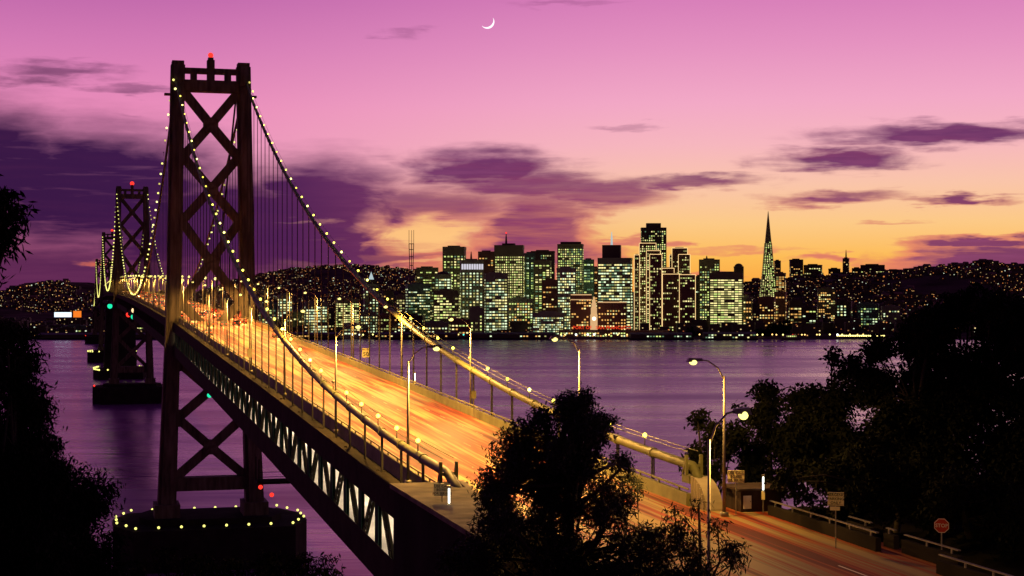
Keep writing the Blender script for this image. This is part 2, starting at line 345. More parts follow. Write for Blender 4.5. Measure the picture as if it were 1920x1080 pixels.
# ------------------------------------------------------------------ the suspension bridge
bridge = empty('suspension_bridge', BO, TH)
tag(bridge, 'double deck suspension bridge with lit cables and dark steel towers crossing the bay', 'bridge')
PAN = 9.14
def tower(s0, ztop, zdeck, near):
    e = 3
    zb = 16.5; sc_ = (ztop-zb)/(145.5-zb)
    def zz(z): # heights measured on the near tower, mapped so that the deck level matches
        return zdeck+(z-70.2)*(ztop-zdeck)/(145.5-70.2) if z >= 70.2 else zb+(z-16.5)*(zdeck-zb)/(70.2-16.5)
    def hw(z): return interp([(16.5, 12.6), (70.2, 10.75), (145.5, 9.4)], z)       # leg centre line
    def lw(z): return interp([(16.5, 5.2), (70.2, 4.2), (145.5, 4.0)], z)
    def ld(z): return interp([(16.5, 8.2), (70.2, 6.4), (145.5, 5.2)], z)
    T = empty('tower', parent=bridge)
    a = hw(140)-1.9
    MB().box(-a, a, s0-2.2, s0+2.2, zz(137.8), zz(141.1)).build('crossbeam', STEEL, T); MB().box(-a, a, s0-1.5, s0+1.5, zz(143.2), zz(144.7)).build('crossbeam', STEEL, T)
    for x in (-4.9, 4.9): MB().box(x-.9, x+.9, s0-1.4, s0+1.4, zz(141.1), zz(143.2)).build('portal_post', STEEL, T)
    MB().box(-1.05, 1.05, s0-1.6, s0+1.6, zz(141.1), zz(147.2)).build('centre_post', STEEL, T); MB().box(-.75, .75, s0-1, s0+1, zz(147.2), zz(148.0)).build('beacon_base', STEEL, T)
    b = hw(22)-2.4; MB().box(-b, b, s0-2.2, s0+2.2, zz(20.9), zz(24.8)).build('crossbeam', STEEL, T)
    P = [137.6, 118.6, 99.5, 75.5, 58.0, 41.9, 24.8]; h = 2.1
    for k in range(6):
        if k == 3: continue
        mb = MB().prism([(-h, -h*.62), (-h*.62, -h), (h*.62, -h), (h, -h*.62), (h, h*.62), (h*.62, h), (-h*.62, h), (-h, h*.62)], -1.55, 1.55)
        mb.build('hub', STEEL, T, (0, s0, zz((P[k]+P[k+1])/2)), (R(90), 0, 0))
    for sg in (-1, 1):
        lg = MB()
        zs = [16.5, 30, 45, 70.2, 95, 120, 145.5]
        for za, zb_ in zip(zs, zs[1:]):
            def ring(z, kx, ky):
                c = sg*hw(z); return [(c-lw(z)/2*kx, s0-ld(z)/2*ky, zz(z)), (c+lw(z)/2*kx, s0-ld(z)/2*ky, zz(z)), (c+lw(z)/2*kx, s0+ld(z)/2*ky, zz(z)), (c-lw(z)/2*kx, s0+ld(z)/2*ky, zz(z))]
            lg.hexa(ring(za, 1, .72)+ring(zb_, 1, .72)); lg.hexa(ring(za, .66, 1)+ring(zb_, .66, 1))
        c = sg*hw(145.5); lg.box(c-1.7, c+1.7, s0-2.2, s0+2.2, zz(145.5), zz(146.6)); lg.box(c-1.2, c+1.2, s0-3.2, s0+3.2, zz(139.5), zz(142.6))
        c0 = sg*hw(16.5); lg.box(c0-3.6, c0+3.6, s0-5.4, s0+5.4, 13.5, 17.4)
        lg.build('leg', STEEL, T)
        # gusset plates where braces meet the leg
        for zc in P[:4]+P[4:6]:
            g = MB(); x = sg*(hw(zc)-lw(zc)/2-.55); g.box(min(x-.75, x+.75), max(x-.75, x+.75), s0-1.5, s0+1.5, zz(zc)-2.4, zz(zc)+2.4); g.build('gusset_plate', STEEL, T)
    for k in range(6):
        if k == 3: zc = None
        za, zb_ = P[k], P[k+1]; zc = (za+zb_)/2
        for sg in (-1, 1):
            for z in (za, zb_):
                p0 = (sg*(hw(z)-lw(z)/2+.1), s0, zz(z)); d = Vector((0, s0, zz(zc)))-Vector(p0)
                p1 = Vector(p0)+d*(1-1.5/d.length)
                MB().beam(p0, p1, 2.6, 1.9, (0, 1, 0)).build('diagonal_brace', STEEL, T)
    bc = MB(); bc.sphere((0, s0, zz(148.0)+.75), .8 if near else 1.5, 10, 7); bc.build('aircraft_beacon', E_RED, T)
    if near:
        for sg in (-1, 1):
            st = MB(); c = sg*hw(132); st.box(min(c+sg*2, c+sg*3.6), max(c+sg*2, c+sg*3.6), s0-1, s0+1, zz(136.5), zz(137.1)); st.build('inspection_platform', STEEL, T)
        lad = MB(); lad.beam((7.6, s0+3, 136), (1.0, s0+3, 72), .5, .5); lad.build('inspection_ladder', STEEL, T)
    return zz(141.4)
TOW = [(0, 144.4, 70.2), (704, 154.0, 78.6), (1408, 147.5, 77.0), (2112, 132.0, 64.0)]
SAD = [tower(s, z, d, i == 0) for i, (s, z, d) in enumerate(TOW)]
# cable profile: parabolas between saddles
NODES = [(-353, 64.3), (0, SAD[0]), (704, SAD[1]), (1057, 80.6), (1408, SAD[2]), (2112, SAD[3]), (2465, 56.0)]
SAG = [17.6, 70.4, 17.6, 17.6, 70.4, 17.6]
def cable_z(s):
    for i in range(6):
        (a, za), (b, zb) = NODES[i], NODES[i+1]
        if a <= s <= b:
            u = (s-a)/(b-a); sag = min(SAG[i], (za+zb)/2-deck((a+b)/2)-1.6) if SAG[i] > 50 else SAG[i]
            return za+(zb-za)*u-4*sag*u*(1-u)
    return 60
bulb_near = MB().sphere((0, 0, 0), .19, 10, 7); bulb_near.tube([(0, 0, -.2), (0, 0, -1.15)], .05, 5, 1)
E_DEAD = mat('dead_bulb', (.2, .19, .14), .3, 0, .1, 5)
BULBN = [bulb_near.mesh('cable_light', [e_, ROPE], True) for e_ in (E_BULBN, E_BULBN, emit('cable_bulb_dim', (1.0, .82, .08), 2.4, True), emit('cable_bulb_hot', (1.0, .97, .16), 7.0, True))]; BULBD = bulb_near.mesh('cable_light', [E_DEAD, ROPE], True)
bulb_far = MB().sphere((0, 0, 0), .33, 8, 5); bulb_far.tube([(0, 0, -.2), (0, 0, -1.0)], .06, 4, 1)
BULBF = [bulb_far.mesh('cable_light', [e_, ROPE], True) for e_ in (E_BULB, E_BULB, emit('far_bulb_dim', (1.0, .85, .2), .8), emit('far_bulb_hot', (1.0, .97, .3), 2.4))]
HANG = MB().box(-.06, .06, -.3, -.18, 0, 1).box(-.06, .06, .18, .3, 0, 1).mesh('suspender', ROPE)
BAND = MB(); BAND.tube([(0, -.3, 0), (0, .3, 0)], .45, 12); BAND = BAND.mesh('cable_band', CABLE)
cables = []
for sg in (-1, 1):
    t = sg*10.0
    pts = [(t, -359.5, 62.4), (t, -356, 63.55)] if sg < 0 else [(t, -354.6, 63.0)]
    s = -353.0
    while s < 2465: pts.append((t, s, cable_z(s))); s += 4.57 if s < 720 else 9.14
    pts.append((t, 2465, cable_z(2465)))
    cb = MB().tube(pts, .38, 10).build('main_cable', CABLE, bridge, smooth=True); cables.append(cb)
    for q in (-.45, .45):                                   # hand ropes above the near cable
        hp = [(t+q, s, cable_z(s)+1.15) for s in np.arange(-353, -1, 4.57)]
        MB().tube(hp, .035, 4).build('hand_rope', CABLE, cb)
    rest = MB(); nb = 0
    i = 0
    s = -353+PAN
    while s < 2460:
        z = cable_z(s); onnode = any(abs(s-n[0]) < 3.5 for n in NODES); gap = z-deck(s)
        if not onnode:
            if s < 704:
                if gap > 2.0: h = link('suspender', HANG, cb, (t, s, deck(s)-1.0)); h.scale = (1, 1, gap+1.0)
                link('cable_light', BULBD if random.random() < .04 else random.choice(BULBN if s < -20 else BULBF), cb, (t, s+2, cable_z(s+2)+1.25) if s < -20 else (t+sg*.85, s+2, cable_z(s+2)+.75))
                if s < -10:
                    sl = math.atan2(cable_z(s+1)-cable_z(s-1), 2); link('cable_band', BAND, cb, (t, s, z), (sl, 0, 0))
            else:
                rest.sphere((t+sg*.8, s+2, cable_z(s+2)+.6), .52, 6, 4)
                if gap > 2 and s < 1057: rest.box(t-.12, t+.12, s-.12, s+.12, deck(s)-1, z, 1)
        s += PAN
    rest.build('distant_cable_light', [E_BULB, ROPE], cb)['kind'] = 'stuff'
# decks
def strip(name, M, s0, s1, step, prof, parent=bridge, sub=0):
    mb = MB(); n = len(prof); k = 0; ss_ = list(np.arange(s0, s1, step))+[s1]
    for s in ss_:
        d = deck(s)-sub
        for (x, z) in prof: mb.v.append((x, s, d+z))
    for i in range(len(ss_)-1):
        for j in range(n): mb.face([i*n+j, i*n+(j+1) % n, (i+1)*n+(j+1) % n, (i+1)*n+j])
    mb.face([j for j in range(n)]); mb.face([(len(ss_)-1)*n+j for j in range(n)][::-1])
    o = mb.build(name, M, parent); o.data.flip_normals(); return o
SE = 2900
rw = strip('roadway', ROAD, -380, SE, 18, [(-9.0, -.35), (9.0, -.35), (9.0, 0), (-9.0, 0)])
for j in range(1, 5):                                       # lane lines: dashes near, one strip far away
    x = -9.0+3.6*j
    far = MB()
    s = -376.0
    while s < 1000:
        z0, z1 = deck(s)+.005, deck(s+3)+.005
        p = [(x-.05, s, z0), (x+.05, s, z0), (x+.05, s+3, z1), (x-.05, s+3, z1)]; b = len(far.v); far.v += p; far.face([b, b+1, b+2, b+3]); s += PAN
    o = far.build('lane_marking', WORNP, rw); o['kind'] = 'stuff'
for sg in (-1, 1):
    a, b = sorted((sg*9.0, sg*9.45))
    pr = strip('parapet', PARA, -354, SE, 18, [(a, -.5), (b, -.5), (b, .95), (a+.08, .95)])
    a2, b2 = sorted((sg*9.16, sg*9.30)); strip('parapet_rail', PARA, -354, SE, 18, [(a2, 1.22), (b2, 1.22), (b2, 1.34), (a2, 1.34)], pr)
    PST = MB().box(-.06, .06, -.1, .1, 0, .4).mesh('rail_post', PARA)
    for k in range(82): s = -352+k*PAN/2; link('rail_post', PST, pr, (sg*9.23, s, deck(s)+.9))
    a3, b3 = sorted((sg*9.5, sg*10.9)); strip('edge_walkway', STEEL2, -353, SE, 18, [(a3, -.62), (b3, -.62), (b3, -.42), (a3, -.42)])
ld_ = strip('lower_roadway', mat('lower_road', (.34, .31, .27), .7, 0, .25, .3), -380, SE, 18, [(-9.2, -8.9), (9.2, -8.9), (9.2, -8.55), (-9.2, -8.55)])
# stiffening trusses
dl = math.hypot(PAN, 8.4); DG = MB()
for q in (-.62, .62): DG.box(-.13, .13, q-.08, q+.08, 0, dl)
k = 0
nz = 11
for i in range(nz):
    z0, z1 = dl*i/nz, dl*(i+1)/nz
    for x in (-.12, .12):
        DG.beam((x, -.58, z0), (x, .58, z1), .13, .06, (1, 0, 0)); DG.beam((x, .58, z0), (x, -.58, z1), .13, .06, (1, 0, 0))
DG = DG.mesh('truss_diagonal', STEEL2)
VT = MB().box(-.17, .17, -.08, .08, 0, 8.6).box(-.17, -.11, -.85, .85, 0, 8.6).box(.11, .17, -.85, .85, 0, 8.6)
VT = VT.mesh('truss_vertical', GREENSTEEL)
for sg in (-1, 1):
    t = sg*10.35
    mb = MB()
    prev = None
    for s in np.arange(-353, SE, PAN*2):
        for z in (-.95, -9.6):
            mb.beam((t, s, deck(s)+z), (t, min(s+PAN*2, SE), deck(min(s+PAN*2, SE))+z), .75, .95)
    tr = mb.build('stiffening_truss', STEEL2, bridge)
    f0, f1 = sorted((sg*10.72, sg*10.78)); strip('fascia_girder', STEEL2, -353, SE, 18, [(f0, -3.2), (f1, -3.2), (f1, -.45), (f0, -.45)], tr); strip('fascia_girder', STEEL2, -353, SE, 18, [(f0, -10.1), (f1, -10.1), (f1, -6.9), (f0, -6.9)], tr)
    far = MB(); k = 0
    for s in np.arange(-353, SE-PAN, PAN):
        zl = deck(s)-9.2
        if s < 5:
            link('truss_vertical', VT, tr, (t, s, zl))
            dz = 8.4 if k % 2 == 0 else -8.4
            p0 = Vector((t, s, zl if dz > 0 else zl+8.4)); dd = deck(s+PAN)-deck(s)
            link('truss_diagonal', DG, tr, p0, (math.atan2(-PAN, dz+dd), 0, 0))
        else:
            far.box(t-.25, t+.25, s-.3, s+.3, zl, zl+8.6)
            far.beam((t, s, zl if k % 2 == 0 else zl+8.4), (t, s+PAN, (deck(s+PAN)-9.2)+(8.4 if k % 2 == 0 else 0)), .5, .6, (1, 0, 0))
        k += 1
    o = far.build('distant_truss_web', STEEL2, tr); o['kind'] = 'stuff'
FB = MB().box(-10, 10, -.25, .25, -1.9, -.4).mesh('floor_beam', STEEL2); FB2 = MB().box(-10, 10, -.25, .25, -10.0, -8.95).mesh('floor_beam', STEEL2)
for s in np.arange(-353, 720, PAN):
    link('floor_beam', FB, rw, (0, s, deck(s))); link('floor_beam', FB2, ld_, (0, s, deck(s)))
# lamps on the ceiling of the lower deck
for s in np.arange(-348, 30, 18.28):
    for x in (-5.5, 5.5):
        z = deck(s)-2.0
        fx = MB().box(-.15, .15, -1.5, 1.5, -.08, .08).build('deck_ceiling_lamp', E_TUBE, ld_, (x, s, z))
    li = bpy.data.lights.new('deck_ceiling_light', 'AREA'); li.shape = 'RECTANGLE'; li.size = 9; li.size_y = .5; li.energy = 4200; li.color = (1, .80, .54)
    lo = bpy.data.objects.new('deck_ceiling_light', li); C.objects.link(lo); lo.parent = ld_; lo.location = (0, s, deck(s)-2.3)
# centre anchorage and the island anchorage
mb = MB(); mb.hexa([(-15, 1029, -3), (15, 1029, -3), (15, 1085, -3), (-15, 1085, -3), (-12.5, 1035, 68), (12.5, 1035, 68), (12.5, 1079, 68), (-12.5, 1079, 68)])
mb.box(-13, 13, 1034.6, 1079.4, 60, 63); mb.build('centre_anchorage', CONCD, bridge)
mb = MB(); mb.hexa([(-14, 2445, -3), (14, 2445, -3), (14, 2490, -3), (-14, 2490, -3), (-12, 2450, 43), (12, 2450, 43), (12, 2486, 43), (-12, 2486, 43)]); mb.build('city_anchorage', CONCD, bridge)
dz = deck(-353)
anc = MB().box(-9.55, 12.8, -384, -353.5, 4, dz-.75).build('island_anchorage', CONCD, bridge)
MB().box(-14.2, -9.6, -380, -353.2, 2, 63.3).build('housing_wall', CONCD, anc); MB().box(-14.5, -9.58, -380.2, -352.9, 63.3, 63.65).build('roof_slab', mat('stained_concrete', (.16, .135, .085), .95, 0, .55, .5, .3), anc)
for sg in (-1, 1):                                          # splay hoods where the cable dives into the anchorage
    x0, x1 = sorted((sg*9.5, sg*10.9)) if sg > 0 else (-9.55, -9.05)
    hl, hz = (3.4, 2.7) if sg > 0 else (8.0, 3.0)
    prof = []
    for i in range(9):
        a = math.pi/2*i/8; prof.append((-353.8-hl*math.sin(a), dz-.44+hz*math.cos(a)))
    prof = [(-353.8, dz-.44)]+prof
    hood = MB().extr(prof[::-1], x0, x1).build('cable_hood', CONC, anc)
    RB = [MB().beam((x0-.06 if sg > 0 else x1+.06, p[0]+.25, dz-.45), (x0-.06 if sg > 0 else x1+.06, p[0]+.25, p[1]+.1), .14, .2, (0, 1, 0)).build('hood_rib', CONC, hood) for p in prof[2:8]]
    fr = MB()
    for q in (-.62, .62):
        fr.beam((sg*10+q, -353.2, dz+2.3), (sg*10+q, -353.2, dz+3.9), .22, .3); fr.beam((sg*10+q, -352.4, dz+2.3), (sg*10+q, -353.2, dz+3.8), .14, .14)
    fr.beam((sg*10-.62, -353.2, dz+3.0), (sg*10+.62, -353.2, dz+3.0), .14, .2); fr.box(sg*10-.7, sg*10+.7, -354.0, -352.4, dz+1.7, dz+2.3)
    fr.build('rope_frame', CABLE, anc)
# piers with fenders: things of their own that the towers stand on
LAMPF = MB().sphere((0, 0, .9), .38, 8, 6); LAMPF.tube([(0, 0, 0), (0, 0, .7)], .07, 5, 1); LAMPF = LAMPF.mesh('fender_lamp', [E_BULB, ROPE], True)
LAMPF2 = MB().sphere((0, 0, .9), .8, 8, 6); LAMPF2.tube([(0, 0, 0), (0, 0, .7)], .1, 5, 1); LAMPF2 = LAMPF2.mesh('fender_lamp', [E_BULB, ROPE], True)
desc = ['wide dark concrete fender pier ringed with lamps under the largest bridge tower', 'dark fender pier under the second bridge tower', 'small dark fender pier under the third bridge tower', 'farthest small fender pier under the last bridge tower']
for i, (s0, zt, zd) in enumerate(TOW+[(1057, 0, 0)]):
    hx, hy = (27.5, 20) if i < 4 else (24, 36)
    p = empty('bridge_pier', BW(0, s0+3 if i < 4 else s0, 0), TH)
    tag(p, desc[i] if i < 4 else 'fender ring with lamps around the black centre anchorage block', 'pier', 'bridge piers')
    poly = [(-hx, -hy*.35), (-hx*.82, -hy), (hx*.82, -hy), (hx, -hy*.35), (hx, hy*.35), (hx*.82, hy), (-hx*.82, hy), (-hx, hy*.35)]
    ft = 11.8 if i < 4 else 8.0
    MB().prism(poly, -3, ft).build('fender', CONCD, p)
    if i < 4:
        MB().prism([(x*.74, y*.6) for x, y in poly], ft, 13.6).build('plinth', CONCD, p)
    rim = [Vector(q+(0,)) for q in poly]; n = 0
    if i in (0, 4, 2):
        for a, b in zip(rim, rim[1:]+rim[:1]):
            L_ = (b-a).length; kk = max(1, round(L_/(6.6 if i == 0 else 8)))
            for j in range(kk):
                q = a+(b-a)*(j/kk); link('fender_lamp', LAMPF if i == 0 else LAMPF2, p, (q.x*.97, q.y*.97, ft))
    else:
        link('red_fender_lamp', MB().sphere((0, 0, .8), .7, 8, 6).mesh('red_fender_lamp', E_RED), p, (-hx*.96, -hy*.3, ft))
# navigation lamps under the trusses, and a maintenance traveller
for (x, y, c, M, lb) in [(393, 741, 27.9, E_GREEN, 'green navigation lamp under the truss in front of the large tower'), (250, 594, 27.9, E_GREEN, 'green navigation lamp under mid span below a white lamp'), (206, 574, 27.9, E_GREEN, 'small green navigation lamp far out under the truss'),
                         (241, 590, 27.9, E_RED, 'red navigation lamp under mid span beside a green lamp'), (251, 582, 27.9, E_WARM, 'warm white navigation lamp under mid span above a green lamp')]:
    Y = c/((x-XC)/F+813.0/F); q = at(x, y, Y); r = .0016*Y
    o = empty('navigation_lamp', q); tag(o, lb, 'navigation lamp')
    MB().sphere((0, 0, 0), r, 10, 7).build('lens', M, o, smooth=True); MB().box(-r*.5, r*.5, -r*.5, r*.5, r*.8, r*2.2).build('bracket', STEEL2, o)
tv = empty('maintenance_traveller', BW(-9.5, -240, deck(-240)-13.6), TH); tag(tv, 'maintenance scaffold with red lamps hanging under the deck truss', 'scaffold')
m_ = MB().box(-3, 4, -2.2, 2.2, 0, .3)
m_.build('platform', STEEL2, tv)
for x in (-2.8, 3.8):
    for y in (-2, 2): MB().box(x-.08, x+.08, y-.08, y+.08, .3, 3.6).build('hanger_post', STEEL2, tv)
for z in (1.0, 1.7):
    MB().box(-2.9, 3.9, -2.06, -1.98, z, z+.08).build('guard_rail', STEEL2, tv)
for q in ((-2.6, -2.3, -.35), (-1.0, -2.3, -1.5)): MB().sphere(q, .32, 8, 6).build('red_lamp', E_RED, tv)

# ------------------------------------------------------------------ the road on the island beyond the anchorage
rd = MB(); S = list(np.arange(-640, -381, 12))+[-380.0]
for s in S:
    for x in (-9.4, 13.2): rd.v.append((x, s, deck(s)))
for i in range(len(S)-1): rd.face([2*i, 2*i+1, 2*i+3, 2*i+2])
k = len(rd.v); rd.v += [(9.0, -380, deck(-380)-.002), (15.6, -380, deck(-380)-.002), (15.6, -354.4, deck(-354.4)-.002), (9.0, -354.4, deck(-354.4)-.002), (15.6, -392, deck(-392)-.004), (13.2, -392, deck(-392)-.004), (13.2, -380, deck(-380)-.004)]; rd.face([k, k+1, k+2, k+3]); rd.face([k+5, k+4, k+1, k+6])
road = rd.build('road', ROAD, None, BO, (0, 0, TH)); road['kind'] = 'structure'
mk = MB()
def stripe(x, w_, a, b, z=.005):
    n = max(1, int((b-a)/12))
    for i in range(n):
        u, v = a+(b-a)*i/n, a+(b-a)*(i+1)/n; k = len(mk.v); mk.v += [(x-w_/2, u, deck(u)+z), (x+w_/2, u, deck(u)+z), (x+w_/2, v, deck(v)+z), (x-w_/2, v, deck(v)+z)]; mk.face([k, k+1, k+2, k+3])
stripe(8.6, .14, -600, -381); stripe(-8.7, .14, -600, -381)
for j in range(1, 5):
    s = -600.0
    while s < -384: stripe(-9+3.5*j, .12, s, s+3); s += 10
mk.build('road_marking', WHITEP, road)
kb = empty('retaining_wall', BW(13.7, -340, 0), TH); tag(kb, 'low concrete wall with pale rail beside the dark parking bay', 'wall')
for i, (tx, a, b) in enumerate([(13.5, -377, -360), (15.2, -373, -369.5), (15.15, -376.4, -375), (15.0, -384.6, -377.7), (13.3, -440, -385)]):
    x = tx-13.7; z = deck(a); wl = MB().box(x-.2, x+.2, a+340, b+340, z-.8, z+.9).build('wall_segment', CONCD, kb)
    MB().box(x-.1, x+.1, a+340+.1, b+340-.1, z+1.2, z+1.27).build('rail', GALV, wl)
    for q in np.arange(a+341, b+340, 3.0): MB().box(x-.05, x+.05, q-.06, q+.06, z+.9, z+1.2).build('rail_post', GALV, wl)
# ------------------------------------------------------------------ street lamps
def lamp_meshes(k):
    pole = MB().tube([(0, 0, 0), (0, 0, 5), (0, 0, 10.6)], [.15*k, .12*k, .085*k], 8); pole.box(-.25, .25, -.25, .25, 0, .35)
    arm = MB().tube([(0, 0, 10.3), (.5, 0, 11.2), (1.3, 0, 11.75), (2.0, 0, 11.85)], .055*k, 6)
    head = MB().hexa([(1.8, -.16, 11.74), (3.0, -.24, 11.68), (3.0, .24, 11.68), (1.8, .16, 11.74), (1.8, -.1, 11.95), (2.85, -.16, 12.0), (2.85, .16, 12.0), (1.8, .1, 11.95)])
    lens = MB().sphere((2.5, 0, 11.66), .31 if k == 1 else .50, 10, 6, sz=.7 if k == 1 else .95)
    return pole.mesh('pole', GALV, True), arm.mesh('arm', GALV, True), head.mesh('lamp_head', GALV), lens.mesh('lens', E_LENS, True)
LN, LF = lamp_meshes(1.0), lamp_meshes(1.9)
LIGHT = bpy.data.lights.new('street_light', 'SPOT'); LIGHT.energy = 29000; LIGHT.color = (1.0, .50, .10); LIGHT.spot_size = R(178); LIGHT.spot_blend = .25; LIGHT.shadow_soft_size = .4
LIGHT2 = LIGHT.copy(); LIGHT2.energy = 8000
def street_lamp(t, s, flip, label, group, near=True, lit=True, dz=0.0):
    o = empty('street_lamp', BW(t, s, deck(s)+dz), TH+(math.pi if flip else 0)); tag(o, label, 'street lamp', group)
    P, A, H, E = LN if near else LF
    if s < -400: o.scale = (.66, 1, 1)
    link('pole', P, o); link('arm', A, o); h = link('lamp_head', H, o); link('lens', E, h)
    if lit:
        lo = bpy.data.objects.new('street_light', LIGHT2 if s < -350 else LIGHT); C.objects.link(lo); lo.parent = h; lo.location = (2.5, 0, 11.25)
RS = [-360, -324, -279.5]+[-236+44*i for i in range(42)]
LS = [-405.6, -337, -297]+[-252+44*i for i in range(42)]
for i, s in enumerate(RS): street_lamp(9.75, s, True, f'tall yellow street lamp on the right parapet, {ordn(i)} from the island' if i else 'yellow street lamp on tall pole behind the parking bay wall by the call box sign', 'street lamps along the right parapet', i < 9, s < 960, 0 if s > -350 else .0)
for i, s in enumerate(LS): street_lamp(-9.85 if i else -10.15, s, False, f'tall yellow street lamp on the left parapet, {ordn(i)} from the island' if i else 'nearest street lamp with bright yellow head reaching over the island road', 'street lamps along the left parapet', i < 9, s < 960)

# ------------------------------------------------------------------ signs, call boxes, hut
def sign(name, x, y, Y, wpx, hpx, lines, zfoot, label, tsize, face=SIGNY, ink=INK, shape='rect', extra=None):
    c = at(x, y, Y); k = Y/F; W_, H_ = wpx*k, hpx*k
    rz = math.atan2(-c.x, c.y)
    o = empty(name, (c.x, c.y, zfoot), rz); tag(o, label, 'sign'); zc = c.z-zfoot
    if shape == 'oct':
        r = W_/2/math.cos(math.pi/8); mb = MB(); mb.prism([(r*math.cos(math.pi/8+i*math.pi/4), r*math.sin(math.pi/8+i*math.pi/4)) for i in range(8)], 0, .03)
        p = mb.build('panel', [face], o, (0, 0, zc), (R(90), 0, 0))
        r2 = r*.94; bd = MB(); 
        for i in range(8):
            a, b = math.pi/8+i*math.pi/4, math.pi/8+(i+1)*math.pi/4
            bd.beam((r2*math.cos(a), r2*math.sin(a), .04), (r2*math.cos(b), r2*math.sin(b), .04), .035, .02)
        bd.build('border', ink, p)
    else:
        p = MB().box(-W_/2, W_/2, -.02, .02, -H_/2, H_/2).build('panel', face, o, (0, 0, zc))
        b = .035; bd = MB()
        for (x0, x1, z0, z1) in ((-W_/2+b, W_/2-b, H_/2-2*b, H_/2-1.4*b), (-W_/2+b, W_/2-b, -H_/2+1.4*b, -H_/2+2*b)): bd.box(x0, x1, -.032, -.021, z0, z1)
        bd.build('border', ink, p)
    for (txt, dzp, sz) in lines:
        link('lettering', text_mesh(txt, sz*k, ink), o, (0, -.035, zc+dzp*k) if shape != 'oct' else (0, -.05, zc+dzp*k), (R(90), 0, 0))
    MB().tube([(0, .07, -.3), (0, .07, zc+H_*.4)], .045, 6).build('post', GALV, o)
    if extra: MB().box(-W_*.3, W_*.3, -.02, .02, -H_/2-9*k, -H_/2-2*k).build('lower_plate', SIGNY, o, (-.05, 0, zc))
    return o
sign('parking_sign', 1567, 935.5, 106, 30, 25, [('EMERGENCY', 7.5, 7.2), ('PARKING', 0, 7.2), ('ONLY', -7.5, 7.2)], 61.0, 'yellow sign reading emergency parking only by the dark bay', 0, extra=1)
sign('call_box_sign', 1380, 893.5, 121, 31, 23, [('USE CALL', 6.8, 7.0), ('BOXES', 0, 7.0), ('FOR SERVICE', -6.8, 6.2)], 61.4, 'yellow call boxes sign above the hut on the right', 0)
sign('call_box_sign', 829, 918.5, 110, 32, 23, [('USE CALL', 6.8, 7.0), ('BOXES', 0, 7.0), ('FOR SERVICE', -6.8, 6.2)], 63.65, 'weathered call boxes sign standing on the concrete anchorage roof', 0)
sign('stop_sign', 1765.5, 985.5, 101, 27, 27, [('STOP', 0, 9.6)], 60.5, 'red octagonal stop sign in the dark at right', 0, SIGNR, WHITEP, 'oct')
sign('speed_sign', 686, 661.5, 272, 14.5, 17.5, [('50', -2.8, 11), ('SPEED LIMIT', 5.6, 2.6)], deck(-196)-.3, 'yellow fifty speed limit sign on the right parapet', 0)
sign('sign_board', 468, 662, 261, 9, 17, [], deck(-212)-.3, 'narrow sign board seen edge on at the left parapet', 0)
sign('sign_board', 826.5+62, 740, 192, 9, 15, [], deck(-284)-.3, 'small sign board on the right parapet below a lamp pole', 0, PARA)
def call_box(x, y, Y, zf, label):
    c = at(x, y, Y); o = empty('call_box', (c.x, c.y, zf), math.atan2(-c.x, c.y)); tag(o, label, 'call box', 'call boxes with lit tubes'); zc = c.z-zf
    MB().tube([(0, .08, 0), (0, .08, zc+.3)], .06, 6).build('post', GALV, o); MB().box(-.13, .13, -.02, .2, zc-1.3, zc-.65).build('cabinet', SIGNY, o)
    MB().tube([(0, -.05, zc-.55), (0, -.05, zc+.45)], .065, 8).build('lamp_tube', E_TUBE, o); MB().box(-.11, .11, -.12, .2, zc+.47, zc+.62).build('cap', GALV, o)
call_box(1431, 905, 122, 61.0, 'call box with white lit tube beside the hut at right')
call_box(842, 928, 108.5, 63.65, 'call box with white lit tube on the anchorage roof')
call_box(778, 706, 232, deck(-244), 'call box with white lit tube far along the right parapet')
hut = empty('equipment_hut', BW(13.0, -357.2, dz-.1), TH); tag(hut, 'small dark brown hut with flat roof and pale door by the road', 'hut')
HUTM = mat('hut_timber', (.03, .016, .012), .9, 0, .4, 2, .2, (1, 1, .15))
MB().box(-1.2, 2.2, -1.2, 2.0, 0, 1.7).build('wall', HUTM, hut); MB().box(-1.5, 2.5, -1.5, 2.3, 1.7, 1.85).build('roof', HUTM, hut)
dr = MB().box(-1.0, -.35, -1.26, -1.2, .3, 1.3).build('door', WHITEP, hut); MB().box(-.46, -.42, -1.3, -1.26, .8, .9).build('handle', GALV, dr)

# ------------------------------------------------------------------ traffic on the upper deck, standing still with its lamps lit
prof = [(-2.2, .32), (2.2, .32), (2.25, .62), (2.05, .80), (.95, .92), (.35, 1.38), (-1.15, 1.42), (-1.85, .98), (-2.2, .92)]
CB = MB().extr(prof, -.86, .86).mesh('body', WHITEP)
CG = MB().extr([(.98, .93), (.40, 1.34), (-1.15, 1.38), (-1.80, .98)], -.875, .875).mesh('window_glass', DARKGL)
WH = MB(); WH.tube([(-.11, 0, 0), (.11, 0, 0)], .32, 12); WH = WH.mesh('wheel', RUBBER); HUB = MB(); HUB.tube([(-.12, 0, 0), (.12, 0, 0)], .17, 8); HUB = HUB.mesh('rim', GALV)
TL = MB().box(-.22, .22, -.05, .05, -.09, .09).mesh('tail_light', E_TAIL); HL = MB().box(-.18, .18, -.05, .05, -.07, .07).mesh('headlight', E_HEAD)
PAINT = [('white', (.4, .38, .34)), ('silver', (.22, .21, .2)), ('red', (.22, .02, .012)), ('black', (.02, .02, .02)), ('tan', (.4, .32, .2)), ('blue', (.04, .07, .2)), ('grey', (.18, .18, .18))]
PM = [(n, mat('paint_'+n, c, .25, .1, .05, 2, spec=.6)) for n, c in PAINT]
BEAM = bpy.data.lights.new('headlight_beam', 'SPOT'); BEAM.energy = 1100; BEAM.color = (1, .78, .40); BEAM.spot_size = R(62); BEAM.spot_blend = .9; BEAM.shadow_soft_size = .25
